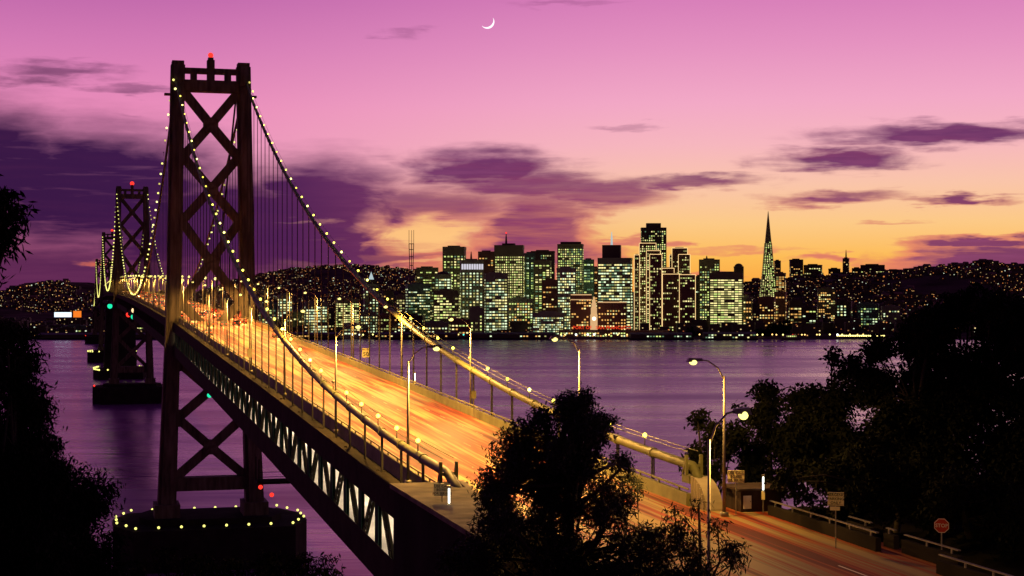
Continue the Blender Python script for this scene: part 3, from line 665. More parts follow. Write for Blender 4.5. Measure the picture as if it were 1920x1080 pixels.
GLOW = bpy.data.lights.new('tail_glow', 'SPOT'); GLOW.energy = 5200; GLOW.color = (1, .10, .02); GLOW.spot_size = R(100); GLOW.spot_blend = 1.0; GLOW.shadow_soft_size = .25
lanes = [-7.2, -3.6, 0, 3.6, 7.2]; lname = ['left', 'second left', 'middle', 'second right', 'right']
for li_, lx in enumerate(lanes):
    s = -110+random.uniform(0, 90); n = 0
    while s < 760:
        cn, cm = random.choice(PM); x = lx+random.uniform(-.3, .3)
        o = empty('car', BW(x, s, deck(s)+.01), TH); o.rotation_euler = (math.atan((deck(s+2)-deck(s-2))/4), 0, TH)
        tag(o, f'{cn} car in the {lname[li_]} lane, {ordn(n)} of that lane from the island', 'car', 'cars driving away over the upper deck')
        b = link('body', CB, o); b.material_slots[0].link = 'OBJECT'; b.material_slots[0].material = cm
        link('window_glass', CG, o)
        for wx in (-.80, .80):
            for wy in (-1.35, 1.35): link('rim', HUB, link('wheel', WH, o, (wx, wy, .32)))
        for q in (-.6, .6): link('tail_light', TL, o, (q, -2.2, .78)); link('headlight', HL, o, (q, 2.2, .66))
        if s < 330:
            for (ld2, loc, d) in ((BEAM, (0, 2.5, .8), (0, 1, -.10)), (GLOW, (0, -2.5, .8), (0, -1, -.22))):
                q = bpy.data.objects.new(ld2.name, ld2); C.objects.link(q); q.parent = o; q.location = loc; q.rotation_euler = Vector(d).to_track_quat('-Z', 'Y').to_euler()
        n += 1; s += random.uniform(38, 80) if s < 300 else random.uniform(60, 120)

# ------------------------------------------------------------------ the city
WIN = [emit('window_cream', (1.0, .88, .36), 1.3), emit('window_green', (.74, .92, .26), 1.1), emit('window_white', (.82, 1.0, .62), 1.25), emit('window_amber', (1.0, .52, .13), 1.0), emit('window_dim', (.75, .72, .25), .55), emit('window_dimgreen', (.40, .75, .42), .30)]
PAL = {'y': [0, 0, 1, 4, 4], 'g': [1, 1, 0, 5, 4], 'w': [2, 2, 0, 4, 5], 'a': [3, 3, 0, 3, 4], 'c': [2, 5, 5, 1], 'm': [0, 2, 3, 1, 4]}
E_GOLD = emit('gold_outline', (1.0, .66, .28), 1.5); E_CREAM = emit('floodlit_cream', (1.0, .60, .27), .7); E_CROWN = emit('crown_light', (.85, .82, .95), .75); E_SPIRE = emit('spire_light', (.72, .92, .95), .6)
E_SIGN = emit('neon_red', (1.0, .06, .015), .9); E_BILLB = emit('billboard_light', (.72, .85, 1.0), 1.6); E_BILLO = emit('billboard_orange', (1.0, .22, .02), 1.0); E_YEL = emit('yellow_point', (1.0, .85, .25), 3.0)
def fac(n, c, s=.05): return mat('facade_'+n, c, .7, 0, .2, s)
FAC = {'olive': fac('olive', (.24, .23, .11)), 'dark': fac('dark', (.085, .055, .048)), 'brown': fac('brown', (.22, .105, .075)), 'pale': fac('pale', (.34, .31, .24)), 'grey': fac('grey', (.26, .26, .17)), 'teal': fac('teal', (.12, .2, .15))}
def windows(W, D, z0, z1, p, pal, dx=3.9, dy=4.0, fx=.62, fy=.5, sides='fblr', seed=0, taper=None):
    r = random.Random(seed); mb = MB(); P_ = PAL[pal]
    def pane(o_, ux, cx, z, hw_, hh, mi):
        b = len(mb.v); mb.v += [(o_[0]+ux[0]*(cx-hw_), o_[1]+ux[1]*(cx-hw_), z-hh), (o_[0]+ux[0]*(cx+hw_), o_[1]+ux[1]*(cx+hw_), z-hh), (o_[0]+ux[0]*(cx+hw_), o_[1]+ux[1]*(cx+hw_), z+hh), (o_[0]+ux[0]*(cx-hw_), o_[1]+ux[1]*(cx-hw_), z+hh)]
        mb.face([b, b+1, b+2, b+3], mi)
    for sd in sides:
        ln, o_, ux = {'f': (W, (0, -D/2-.25), (1, 0)), 'b': (W, (0, D/2+.25), (-1, 0)), 'l': (D, (-W/2-.25, 0), (0, -1)), 'r': (D, (W/2+.25, 0), (0, 1))}[sd]
        nx = max(1, int((ln-2)/dx)); nz_ = max(1, int((z1-z0)/dy))
        for j in range(nz_):
            pf = p*r.choice((1.3, 1.15, 1.0, 1.0, .7)); run = 0
            for i in range(nx):
                if run: run -= 1; lit = lastlit
                else: lit = r.random() < pf; run = r.choice((0, 0, 1, 2)); lastlit = lit
                if lit: pane(o_, ux, (i-(nx-1)/2)*(ln-2)/nx, z0+(j+.5)*(z1-z0)/nz_, dx*fx/2, dy*fy/2, r.choice(P_))
    return mb
nb = [0]
def building(x0, x1, ytop, Y, label, f='olive', pal='y', p=.72, rot=None, D=None, crown=None, mast=None, band=7, dx=4.5, dy=4.6, fx=.62, fy=.5, wtop=None, name='office_tower', cat='building', ybase=None, outline=False, group='city buildings on the far shore'):
    nb[0] += 1; seed = nb[0]; r = random.Random(seed)
    rot = r.uniform(-9, 9) if rot is None else rot
    k = Y/F; Wp = (x1-x0)*k; xc = (x0+x1)/2; X = (xc-XC)*k
    D = D or min(34, max(14, Wp*.8)); a = R(abs(rot)); W_ = max(5, (Wp-D*math.sin(a))/math.cos(a)); D2 = D
    zb = city_h(X, Y)-1.5; H_ = CH-(ytop-YH)*k-zb
    o = empty(name, (X, Y+D/2, zb), math.atan2(-X, Y)+R(rot)); tag(o, label, cat, group)
    body = MB().box(-W_/2, W_/2, -D2/2, D2/2, 0, H_)
    body.box(-W_/2-.5, W_/2+.5, -D2/2-.5, D2/2+.5, H_-band*.35, H_+.6); body.box(-W_/2+W_*.2, W_/2-W_*.25, -D2*.2, D2*.25, H_, H_+3.0) if crown is None else None
    for q in range(5): xx = -W_/2+W_*q/4; body.box(xx-.45, xx+.45, -D2/2-.55, -D2/2, 0, H_-band*.35)
    body.build('body', FAC[f], o)
    if crown:
        cx0, cx1, cy = crown; c0, c1 = (cx0-xc)*k, (cx1-xc)*k; MB().box(c0, c1, -D2*.3, D2*.3, H_, H_+(ytop-cy)*k).build('crown', FAC['dark'] if f != 'brown' else FAC['brown'], o)
    if mast:
        mx, my, mcol = mast; bz = H_+((ytop-crown[2])*k if crown else 0); mz = H_+(ytop-my)*k; xx = (mx-xc)*k
        ms = MB().tube([(xx, 0, bz-1), (xx, 0, bz+(mz-bz)*.55), (xx, 0, mz)], [2.2, 1.5, .5], 6).build('mast', FAC['dark'] if mcol != 'c' else E_SPIRE, o)
        if mcol == 'r': MB().sphere((xx, 0, mz+1), 1.6, 8, 5).build('beacon', E_RED, ms)
    dx *= r.uniform(.85, 1.35); dy *= r.uniform(.88, 1.15); fx = min(.95, fx*r.uniform(.8, 1.35))
    wm = windows(W_, D2, 6, H_-band, p, pal, dx, dy, fx, fy, seed=seed)
    if wm.f: wm.build('lit_window', WIN, o)['kind'] = 'stuff'
    if outline:
        for xx in (-W_/2, W_/2):
            for yy in (-D2/2,): MB().box(xx-.42, xx+.42, yy-.9, yy-.56, 0, H_+.8).build('edge_light', E_GOLD, o)
        MB().box(-W_/2, W_/2, -D2/2-.9, -D2/2-.56, H_+.7, H_+1.5).build('edge_light', E_GOLD, o)
    return o, W_, D2, H_, k, xc
B_ = building
B_(829.6, 873.6, 463, 3060, 'tall square tower with dark crown, leftmost of the high downtown towers', 'olive', 'g', .62, band=16)
o, W_, D_, H_, k, xc = B_(862, 906, 488, 2960, 'slim tower with white glowing crown band beside the dark crowned tower', 'grey', 'w', .82, rot=4, band=22, mast=(883, 471, 'd'))
for q in range(9): MB().box(-W_/2+W_*q/9+.6, -W_/2+W_*(q+1)/9-.6, -D_/2-.9, -D_/2-.3, H_-17, H_-7).build('crown_panel', E_CROWN, o)
B_(896.5, 928, 472, 3260, 'dark brown nearly unlit tower between two bright towers', 'brown', 'a', .10)
B_(927, 983, 460, 2990, 'broad bright office tower with red tipped mast', 'olive', 'y', .90, crown=(942, 966, 456), mast=(949, 437, 'r'), band=20, dx=4.2)
B_(908.5, 952, 513, 2850, 'bright grid tower in front of the red tipped mast tower', 'grey', 'w', .86, rot=3, band=9)
B_(983, 1003, 475, 3000, 'narrow lit tower beside the red tipped mast tower', 'teal', 'c', .7)
B_(996, 1041, 471, 3280, 'dark stepped tower with flat top behind green lit tower', 'dark', 'g', .15)
B_(1002, 1034, 489, 2960, 'green lit tower below a dark stepped tower', 'olive', 'g', .72)
B_(1017, 1046, 525, 2900, 'reddish brown mid rise with a lit left edge', 'brown', 'a', .25)
B_(952, 1000, 560, 2880, 'mid height lit office block at foot of the mast tower', 'grey', 'm', .7)
B_(999, 1058, 587, 2790, 'low wide office block with dense small windows near the water', 'pale', 'w', .93, dx=3.1, dy=3.4)
B_(780, 821, 502, 3150, 'wide flat topped block with lit rows left of downtown', 'olive', 'g', .55, fx=.9, fy=.4)
o, W_, D_, H_, k, xc = B_(815, 846, 515, 2980, 'round crowned tower with bright band of windows', 'grey', 'w', .75)
mb = MB().sphere((0, 0, H_), W_*.42, 12, 8, sz=.55); mb.build('dome', FAC['dark'], o)
B_(812, 863, 545, 2880, 'yellow lit wide office block below the round crowned tower', 'olive', 'y', .68)
B_(759, 806, 533, 2930, 'teal tinted office block with lit floor rows', 'teal', 'w', .62, fx=.95, fy=.36)
B_(742, 760, 554, 2880, 'small lit tower left of the teal office block', 'olive', 'y', .7)
B_(880, 906, 577, 2800, 'small lit tower in front of the white crowned tower', 'grey', 'y', .6)
B_(795, 843, 605, 2775, 'low waterfront block with bright ground floors', 'grey', 'w', .6)
B_(843, 880, 600, 2780, 'low dim waterfront block below yellow offices', 'brown', 'm', .5)
B_(519, 548, 553, 3100, 'pale lit tower seen through the bridge hangers', 'grey', 'w', .75)
B_(569, 612, 567, 2900, 'bright white windowed block seen between the bridge cables', 'grey', 'w', .88, rot=3)
B_(627, 672, 561, 2920, 'yellow windowed tower right of the bright white block', 'olive', 'y', .72)
o, W_, D_, H_, k, xc = B_(680, 710, 533, 3150, 'stepped tower with glowing blue white pyramid top', 'grey', 'w', .5, crown=(687, 704, 524))
b0 = H_+9*k; w0 = 4.6*k; mb = MB(); mb.v = [(-w0, -w0, b0), (w0, -w0, b0), (w0, w0, b0), (-w0, w0, b0), (0, 0, b0+15*k)]; mb.f = [[0, 1, 4], [1, 2, 4], [2, 3, 4], [3, 0, 4], [3, 2, 1, 0]]; mb.mi = [0]*5; mb.build('pyramid_cap', E_SPIRE, o)
B_(485, 516, 569, 2980, 'dim office block at left edge of downtown', 'teal', 'c', .5)
B_(613, 628, 580, 2900, 'narrow dark block between two lit blocks', 'dark', 'y', .3)
B_(716, 738, 547, 3050, 'dark tower with sparse lights near the right cable', 'dark', 'a', .2)
B_(642, 675, 608, 2780, 'low striped waterfront building under a street lamp', 'pale', 'w', .8, fx=.95, fy=.4)
B_(674, 706, 585, 2850, 'short tower with white lit column of windows', 'grey', 'w', .6)
B_(706, 744, 590, 2840, 'short dim block near the red waterfront lights', 'brown', 'm', .45)
B_(548, 570, 585, 2950, 'small block between pale tower and bright white block', 'olive', 'y', .4)
B_(744, 796, 592, 2830, 'broad dim block at the waterfront behind the right cable', 'dark', 'm', .4)
B_(1046, 1095, 458, 3050, 'tall green lit tower with rough dotted crown', 'olive', 'g', .82, rot=-4, crown=(1052, 1090, 453), band=8)
B_(1044, 1080, 503, 2900, 'pale front tower with small white windows below the dotted crown', 'pale', 'w', .9, rot=3, dx=3.3)
B_(1094, 1114, 487, 3000, 'slim teal tower with stepped roof', 'teal', 'c', .6)
B_(1112, 1123, 502, 3200, 'thin dark tower with amber specks between two lit towers', 'brown', 'a', .4)
B_(1122, 1187, 484, 2950, 'wide office tower with blue spire on a stepped top', 'grey', 'w', .82, rot=-6, crown=(1131, 1165, 459), mast=(1148, 434, 'c'), fx=.95, fy=.45, band=10)
o, W_, D_, H_, k, xc = B_(1069, 1110, 553, 2800, 'brown low building with bright cornice left of the clock tower', 'brown', 'a', .35)
MB().box(-W_/2, W_/2, -D_/2-1.2, -D_/2-.55, H_-.5, H_+1.2).build('cornice_light', E_CREAM, o); MB().box(-W_/2, W_/2, -D_/2-1.2, -D_/2-.55, H_-9, H_-7.6).build('cornice_light', E_CREAM, o)
o, W_, D_, H_, k, xc = B_(1120, 1176, 567, 2800, 'brown low building with bright cornice right of the clock tower', 'brown', 'a', .35)
MB().box(-W_/2, W_/2, -D_/2-1.2, -D_/2-.55, H_-.5, H_+1.2).build('cornice_light', E_CREAM, o)
B_(1202.5, 1250.5, 427, 3350, 'tallest dark office block with stepped crown', 'dark', 'g', .55, rot=4, crown=(1213, 1240, 418), band=6)
for (x0, x1, yt, Y, lb) in [(1190, 1200, 479, 2960, 'thin outlined slab, leftmost of the gold edged towers'), (1199.5, 1231, 457, 2990, 'tallest gold outlined slab tower'), (1213, 1239, 471, 2960, 'middle gold outlined slab with bright windows'), (1219, 1242, 478, 2925, 'dark front slab with gold outline beside the tallest outlined slab'),
                            (1241, 1265, 504, 2960, 'short gold outlined slab behind two lower outlined slabs'), (1243, 1275, 515, 2930, 'low wide gold outlined slab, left of its pair'), (1275, 1305, 516, 2915, 'low wide gold outlined slab, right of its pair'),
                            (1256, 1262, 479, 3190, 'thinnest gold outlined slab of the rear group'), (1261, 1290, 466, 3170, 'tall rear gold outlined slab'), (1273, 1295, 478, 3140, 'rear gold outlined slab in front of the tall rear one')]:
    B_(x0, x1, yt, Y, lb, 'brown', 'y', .62 if x1 < 1240 else .3, rot=0, band=3, outline=True, D=20, dx=3.2)
B_(1313, 1351, 487, 3080, 'lit tower with antennas right of the gold outlined slabs', 'olive', 'g', .72, mast=(1327, 479, 'd'))
B_(1304, 1322, 518, 3100, 'dark narrow block right of the gold outlined slabs', 'dark', 'c', .3)
B_(1332, 1394, 512, 2900, 'wide bright yellow lit office block left of the pyramid', 'olive', 'y', .97, rot=-3, band=11, fx=.85, fy=.5, D=18)
o, W_, D_, H_, k, xc = B_(1377, 1395, 500, 3100, 'small dark tower with pointed roof behind the bright yellow block', 'dark', 'y', .3)
mb = MB().sphere((0, 0, H_), W_*.46, 8, 6, sz=.8); mb.build('dome', FAC['dark'], o)
# pyramid tower
Y = 3250; k = Y/F; zb = city_h((1440.3-XC)*k, Y)-1; o = empty('pyramid_tower', ((1440.3-XC)*k, Y, zb), math.atan2(-(1440.3-XC)*k, Y)+R(6)); tag(o, 'tall slender pyramid skyscraper with lit windows and pointed tip', 'building')
zt = CH+(YH-396)*k-zb; hb = 19.5*k
mb = MB(); mb.v = [(-hb, -hb, 0), (hb, -hb, 0), (hb, hb, 0), (-hb, hb, 0), (-.4, -.4, zt), (.4, -.4, zt), (.4, .4, zt), (-.4, .4, zt)]; mb.f = [[0, 1, 5, 4], [1, 2, 6, 5], [2, 3, 7, 6], [3, 0, 4, 7], [4, 5, 6, 7], [3, 2, 1, 0]]; mb.mi = [0]*6
mb.build('body', FAC['olive'], o)
for sg in (-1, 1):
    w_ = MB(); w_.hexa([(sg*hb*.60-2.6, -4, zt*.30), (sg*hb*.60+2.6, -4, zt*.30), (sg*hb*.60+2.6, 4, zt*.30), (sg*hb*.60-2.6, 4, zt*.30), (sg*hb*.27-1.6, -3, zt*.72), (sg*hb*.27+1.6, -3, zt*.72), (sg*hb*.27+1.6, 3, zt*.72), (sg*hb*.27-1.6, 3, zt*.72)]); w_.build('wing', FAC['olive'], o)
mb = MB(); r_ = random.Random(5); nf = 46
for j in range(nf):
    z = 10+j*(zt*.74-10)/nf; hw_ = hb*(1-z/zt)
    n = max(2, int(2*hw_/4.0))
    for i in range(n):
        if r_.random() < .8:
            for (sx, sy) in (('x', -1), ('y', -1), ('y', 1)):
                u = (i-(n-1)/2)*2*hw_/n; d = hw_+.35; b = len(mb.v); q = 1.05
                if sx == 'x': mb.v += [(u-q, -d, z-1), (u+q, -d, z-1), (u+q, -d, z+1), (u-q, -d, z+1)]
                else: mb.v += [(sy*d, u-q, z-1), (sy*d, u+q, z-1), (sy*d, u+q, z+1), (sy*d, u-q, z+1)]
                mb.face([b, b+1, b+2, b+3], r_.choice((0, 1, 1, 4, 4)))
mb.build('lit_window', WIN, o)['kind'] = 'stuff'
hq = hb*.255; MB().box(-hq, hq, -hq, hq, zt*.735, zt*.755).build('crown_light', emit('crown_yellow', (1, .85, .12), .7), o)
# hill towers right of the pyramid
for (x0, x1, yt, Y, lb, f, pal, p) in [(1453, 1465, 489, 3900, 'dim slim tower just right of the pyramid', 'dark', 'a', .3), (1456, 1475, 512, 3600, 'low tower with reddish lit floor rows right of the pyramid', 'brown', 'a', .7), (1481.5, 1507, 487, 4000, 'dark apartment tower with notched roof on the hill', 'dark', 'a', .3),
        (1509, 1543, 497, 4000, 'broad dark apartment block on the hill crest', 'dark', 'y', .3), (1555, 1577, 504, 4050, 'short dark apartment block left of the slim mast tower', 'dark', 'a', .4), (1582, 1594, 484.5, 4100, 'slim dark tower with thin mast on the hill', 'dark', 'a', .2),
        (1599.5, 1617, 503, 4000, 'dark apartment block right of the slim mast tower', 'dark', 'a', .4), (1616, 1660, 497, 3950, 'large dark apartment block with scattered lights, rightmost big block', 'dark', 'y', .36), (1713, 1728, 513, 4100, 'small dark block alone on the right ridge', 'dark', 'a', .1),
        (1792, 1812, 515, 4100, 'dark block among trees on the right ridge', 'dark', 'a', .3), (1814, 1836, 519, 4100, 'unlit block at the far right ridge', 'dark', 'a', .08),
        (1389, 1412, 557, 2900, 'grey mid rise with amber windows left of the pyramid foot', 'grey', 'a', .5), (1424, 1456, 558, 2900, 'amber windowed block at the foot of the pyramid', 'brown', 'a', .55), (1455, 1477, 548, 2960, 'brown mid rise with amber windows right of the pyramid foot', 'brown', 'a', .5),
        (1481, 1506, 564, 2950, 'amber speckled block below the notched apartment tower', 'dark', 'a', .5), (1535, 1568, 541, 3250, 'olive apartment slab with amber windows on the slope', 'olive', 'a', .4), (1410, 1426, 570, 2870, 'small dark block between grey mid rise and pyramid', 'dark', 'a', .4),
        (1506, 1534, 575, 2900, 'low dark block below the broad hill block', 'dark', 'm', .35), (1570, 1600, 565, 3000, 'low dark block with white lights on the slope', 'dark', 'w', .3), (1610, 1650, 570, 3050, 'low block with teal lit rows near the pier', 'teal', 'c', .5), (1655, 1690, 575, 3050, 'white lit low block behind the black trees', 'grey', 'w', .4)]:
    B_(x0, x1, yt, Y, lb, f, pal, p, D=22, mast=(1588, 468, 'd') if x0 == 1582 else None)
B_(252, 276, 606, 2950, 'lit office block seen under the bridge deck', 'dark', 'y', .7, name='office_block')
B_(115, 158, 611, 2900, 'low pale warehouse with lit ground floor on the left shore', 'teal', 'c', .4, name='warehouse', D=24)
# clock tower of the ferry terminal
Y = 2770; k = Y/F; X = (1113.5-XC)*k; o = empty('clock_tower', (X, Y, 2), 0); tag(o, 'floodlit cream clock tower rising above the ferry terminal', 'tower')
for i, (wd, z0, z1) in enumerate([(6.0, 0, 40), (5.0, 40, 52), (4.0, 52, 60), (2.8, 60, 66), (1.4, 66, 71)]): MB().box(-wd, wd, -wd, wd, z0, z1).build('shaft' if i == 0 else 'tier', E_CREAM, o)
cl = MB(); cl.tube([(0, -6.5, 33), (0, -6.05, 33)], 3.4, 16); cl.build('clock_face', emit('clock_light', (1, .95, .75), 1.8), o)
MB().tube([(0, 0, 71), (0, 0, 76)], .3, 5).build('flagpole', GALV, o)
fb = empty('ferry_terminal', ((1150-XC)*k, Y-6, 2), 0); tag(fb, 'long low ferry terminal with red lit lettering on its roof', 'building')
MB().box(-95, 95, -8, 8, 0, 13).build('body', FAC['brown'], fb); windows(188, 16, 1, 10, .6, 'm', 4.5, 4.5, sides='f', seed=99).build('lit_window', WIN, fb)['kind'] = 'stuff'
for txt, x in (('PORT OF', 1091), ('SAN FRANCISCO', 1149)):
    link('roof_lettering', text_mesh(txt, 8.0, E_SIGN), fb, ((x-1150)*k, -8.6, 17.5), (R(90), 0, 0)); MB().box((x-1150)*k-(18 if x < 1100 else 36), (x-1150)*k+(18 if x < 1100 else 36), -8.0, -7.5, 13, 13.8).build('sign_rail', FAC['dark'], fb)
# mast on the hills
Y = 8800; k = Y/F; X = (771.5-XC)*k; zb = city_h(X, Y); o = empty('radio_mast', (X, Y, zb-4), 0); tag(o, 'three legged lattice radio mast on the far hill', 'mast')
zt = CH+(YH-442)*k-zb; zn_ = zt*.86
for i in range(3):
    a = R(90+120*i); c, s_ = math.cos(a), math.sin(a)
    MB().tube([(c*20, s_*20, 0), (c*11, s_*11, zt*.45), (c*15, s_*15, zn_)], 2.2, 5).build('leg', FAC['dark'], o); MB().tube([(c*15, s_*15, zn_), (c*15, s_*15, zt*1.12)], 1.3, 5).build('antenna', FAC['dark'], o)
for fz, rr in ((.2, 16), (.33, 13.5), (.45, 11.5), (.62, 12.5), (.75, 14), (.86, 15.5)):
    m_ = MB()
    for i in range(3):
        a, b = R(90+120*i), R(210+120*i); m_.beam((rr*math.cos(a), rr*math.sin(a), zt*fz), (rr*math.cos(b), rr*math.sin(b), zt*fz), 2.4, 3.6)
    m_.build('cross_strut', FAC['dark'], o)
for (x, y, wd, ht, M, lb) in [(118, 589, 32, 9, E_BILLB, 'wide glowing pale blue billboard on the left shore'), (145, 588, 15, 12, E_BILLO, 'glowing orange billboard beside the pale blue one')]:
    Y = 2900; k = Y/F; c = at(x, y, Y); zb = city_h(c.x, Y); o = empty('billboard', (c.x, Y, zb-1), 0); tag(o, lb, 'billboard')
    MB().box(-wd*k/2, wd*k/2, -.6, 0, c.z-zb-ht*k/2, c.z-zb+ht*k/2).build('panel', M, o)
    MB().box(-wd*k/2-.5, wd*k/2+.5, .05, .9, c.z-zb-ht*k/2-.6, c.z-zb+ht*k/2+.6).build('frame', FAC['dark'], o)
    for q in (-.3, .3): MB().box(wd*k*q-.5, wd*k*q+.5, .1, 1.1, 0, c.z-zb-ht*k/2-.6).build('post', FAC['dark'], o)
# piers, shore lights
for i, (x0, x1, Y, hh, pal, p, lb) in enumerate([(70, 300, 2716, 6, 'y', .05, 'long dark pier shed on the left shore'), (320, 480, 2718, 8, 'm', .4, 'dark pier shed behind the bridge towers'), (1180, 1300, 2700, 7, 'c', .5, 'low pier shed right of the ferry terminal'), (1318, 1420, 2690, 8, 'w', .45, 'pier shed with row of white lights below the bright yellow block'),
                                                 (490, 640, 2716, 7, 'a', .25, 'low dark pier shed under the bridge hangers'), (880, 1040, 2712, 7, 'm', .4, 'dark pier shed in front of the mast tower'), (700, 860, 2716, 7, 'a', .4, 'dark pier shed behind the right cable')]):
    k = Y/F; o = empty('pier_shed', (((x0+x1)/2-XC)*k, Y, -.5), 0); tag(o, lb, 'pier'); W_ = (x1-x0)*k
    MB().box(-W_/2, W_/2, -6, 40, -2, 3).build('quay', CONCD, o); MB().box(-W_/2+2, W_/2-2, -3, 30, 3, 3+hh).build('wall', FAC['dark'], o)
    MB().extr([(-4, 3+hh), (31, 3+hh), (13, 6+hh)], -W_/2+1.5, W_/2-1.5).build('roof', FAC['dark'], o)
    wm = windows(W_-4, 6, 3, 3+hh, p, pal, 5, 4, sides='f', seed=i+200)
    if wm.f: wm.build('lit_window', WIN, o)['kind'] = 'stuff'
Y = 2740; k = Y/F; o = empty('lit_breakwater', ((1612-XC)*k, Y, 0), R(-8)); tag(o, 'bright yellow lit breakwater pier at the right shore', 'pier')
MB().box(-40, 42, -4, 4, -2, 6).build('wall', CONCD, o)
for q in range(22): MB().box(-39+q*3.7, -36.2+q*3.7, -4.4, -4.05, 5.0, 7.2).build('lamp_strip', E_YEL, o)
boat = empty('ferry_boat', ((1483-XC)*2690/F, 2690, 0), R(5)); tag(boat, 'small lit ferry boat moored at the far shore', 'boat')
MB().hexa([(-16, -4, 0), (14, -4, 0), (14, 4, 0), (-16, 4, 0), (-17, -4.5, 4), (19, -4.5, 4), (19, 4.5, 4), (-17, 4.5, 4)]).build('hull', FAC['dark'], boat)
MB().box(-11, 9, -3.5, 3.5, 4, 9).build('cabin', FAC['grey'], boat); windows(20, 7, 4.2, 8.8, .9, 'y', 3, 4, sides='f', seed=311).build('lit_window', WIN, boat)['kind'] = 'stuff'
MB().tube([(0, 0, 9), (0, 0, 17)], .3, 5).build('mast', GALV, boat)
SHL = [MB().sphere((0, 0, 7), q, 8, 5).tube([(0, 0, 0), (0, 0, 7)], .25, 5, 1) for q in (1.3, 1.9)]
SHM = [SHL[0].mesh('shore_lamp', [emit('shore_amber', (1, .62, .18), 2.6), GALV]), SHL[0].mesh('shore_lamp', [E_YEL, GALV]), SHL[1].mesh('shore_lamp', [emit('shore_white', (.9, 1, .85), 2.6), GALV]), SHL[0].mesh('shore_lamp', [emit('shore_teal', (.1, .9, .7), 2.2), GALV]), SHL[0].mesh('shore_lamp', [E_SIGN, GALV])]
SHN = [0]*5
for i in range(96):
    x = 330+i*13.6+random.uniform(-5, 5)
    if x > 1640: break
    Y = random.choice((2732, 2738, 2746)); k = random.choices(range(5), (6, 4, 2, 1, 1))[0]
    o = link('shore_lamp', SHM[k], None, ((x-XC)*Y/F, Y, 1.0)); SHN[k] += 1; tag(o, ('leftmost' if SHN[k] == 1 else ordn(SHN[k]-1))+['', ' from left'][SHN[k] > 1]+' of the '+['small amber', 'small yellow', 'bright white', 'small teal', 'small red'][k]+' lamps along the far shore promenade', 'lamp', 'lamps along the far shore')
# hillside houses: individuals first, the rest of the far town as one mass
HW = [emit('house_amber', (1, .50, .16), .95), emit('house_cream', (1, .76, .34), .95), emit('house_white', (.85, 1, .75), .9), emit('house_orange', (1, .30, .07), .75)]
HWD = [emit('house_dim_amber', (1, .45, .14), .32), emit('house_dim_cream', (1, .7, .3), .32), emit('house_dim_red', (1, .25, .08), .28)]
HB = MB().box(-7, 7, -5, 5, -4, 8); HB.extr([(-5.6, 8), (5.6, 8), (0, 11.5)], -7.4, 7.4); HBM = [HB.mesh('wall', FAC['dark']), HB.mesh('wall', FAC['brown'])]
HWM = [MB().box(-q, q, -5.35, -5.1, 2, 2+1.9*q).mesh('window', m__) for m__ in HW for q in (1.0, 1.5)]
def spot():
    while True:
        z_ = random.random()
        if z_ < .20: X, Y = random.uniform(-1900, -1230), random.uniform(3600, 5000)
        elif z_ < .48: X, Y = random.uniform(-1250, -180), random.uniform(4300, 7100)
        else: X, Y = random.uniform(440, 1480), random.uniform(3000, 4050)
        if random.random() < .55: Y = round(Y/90)*90+.12*X % 60+random.uniform(-6, 6)
        elif random.random() < .5: X = round(X/70)*70+random.uniform(-5, 5)
        if math.sin(X*.011)+math.sin(Y*.007+X*.004)+.9*random.random() < -.85: continue
        x = XC+F*X/Y; y = YH-(city_h(X, Y)-CH)*F/Y
        if -10 < x < 1930 and y < 628: return X, Y, z_
for i in range(290):
    X, Y, z_ = spot(); o = empty('house', (X, Y, city_h(X, Y)), random.uniform(-.5, .5))
    hs = random.uniform(.9, 1.25); o.scale = (hs, hs, hs)
    tag(o, 'tiny dark house with lit window on the '+('left' if z_ < .2 else 'middle' if z_ < .48 else 'right')+' far hillside', 'house', 'houses on the '+('left' if z_ < .2 else 'middle' if z_ < .48 else 'right')+' far hillside')
    link('wall', HBM[i % 2], o); link('window', random.choice(HWM), o, (random.uniform(-4, -1), 0, 0))
    if random.random() < .6: link('window', random.choice(HWM), o, (random.uniform(1.5, 4.5), 0, random.uniform(0, 2)))
mb = MB()
for i in range(5200):
    X, Y, z_ = spot(); z = city_h(X, Y); q = random.uniform(4, 9); hh = random.uniform(5, 9)*(1.5 if z_ > .48 and random.random() < .3 else 1)
    mb.box(X-q, X+q, Y-5, Y+5, z-4, z+hh, 4)
    for j in range(random.choice((1, 1, 1, 2, 2, 3))):
        r_ = random.uniform(.55, 1.1)*(Y/4200)**.7; x_ = X+random.uniform(-q+1.5, q-1.5); zz_ = z+random.uniform(1.5, hh-1.5); mb.box(x_-r_, x_+r_, Y-5.5, Y-5.1, zz_-r_*.9, zz_+r_*.9, random.choices((0, 1, 2, 3, 5, 6, 7), (2, 2, 1, 1, 4, 4, 4))[0])
for i in range(500):
    X, Y = random.uniform(-1000, 1300), random.uniform(2790, 3400); z = city_h(X, Y); q = random.uniform(8, 16); hh = random.uniform(10, 26)
    mb.box(X-q, X+q, Y-6, Y+6, z-4, z+hh, 4)
    for j in range(random.choice((2, 4, 6))):
        r_ = random.uniform(.8, 1.3); x_ = X+random.uniform(-q+1.5, q-1.5); zz_ = z+random.uniform(1.5, hh-1.5); mb.box(x_-r_, x_+r_, Y-6.5, Y-6.1, zz_-r_*.8, zz_+r_*.8, random.choices((0, 1, 2, 3, 5, 6, 7), (3, 4, 2, 1, 2, 2, 2))[0])
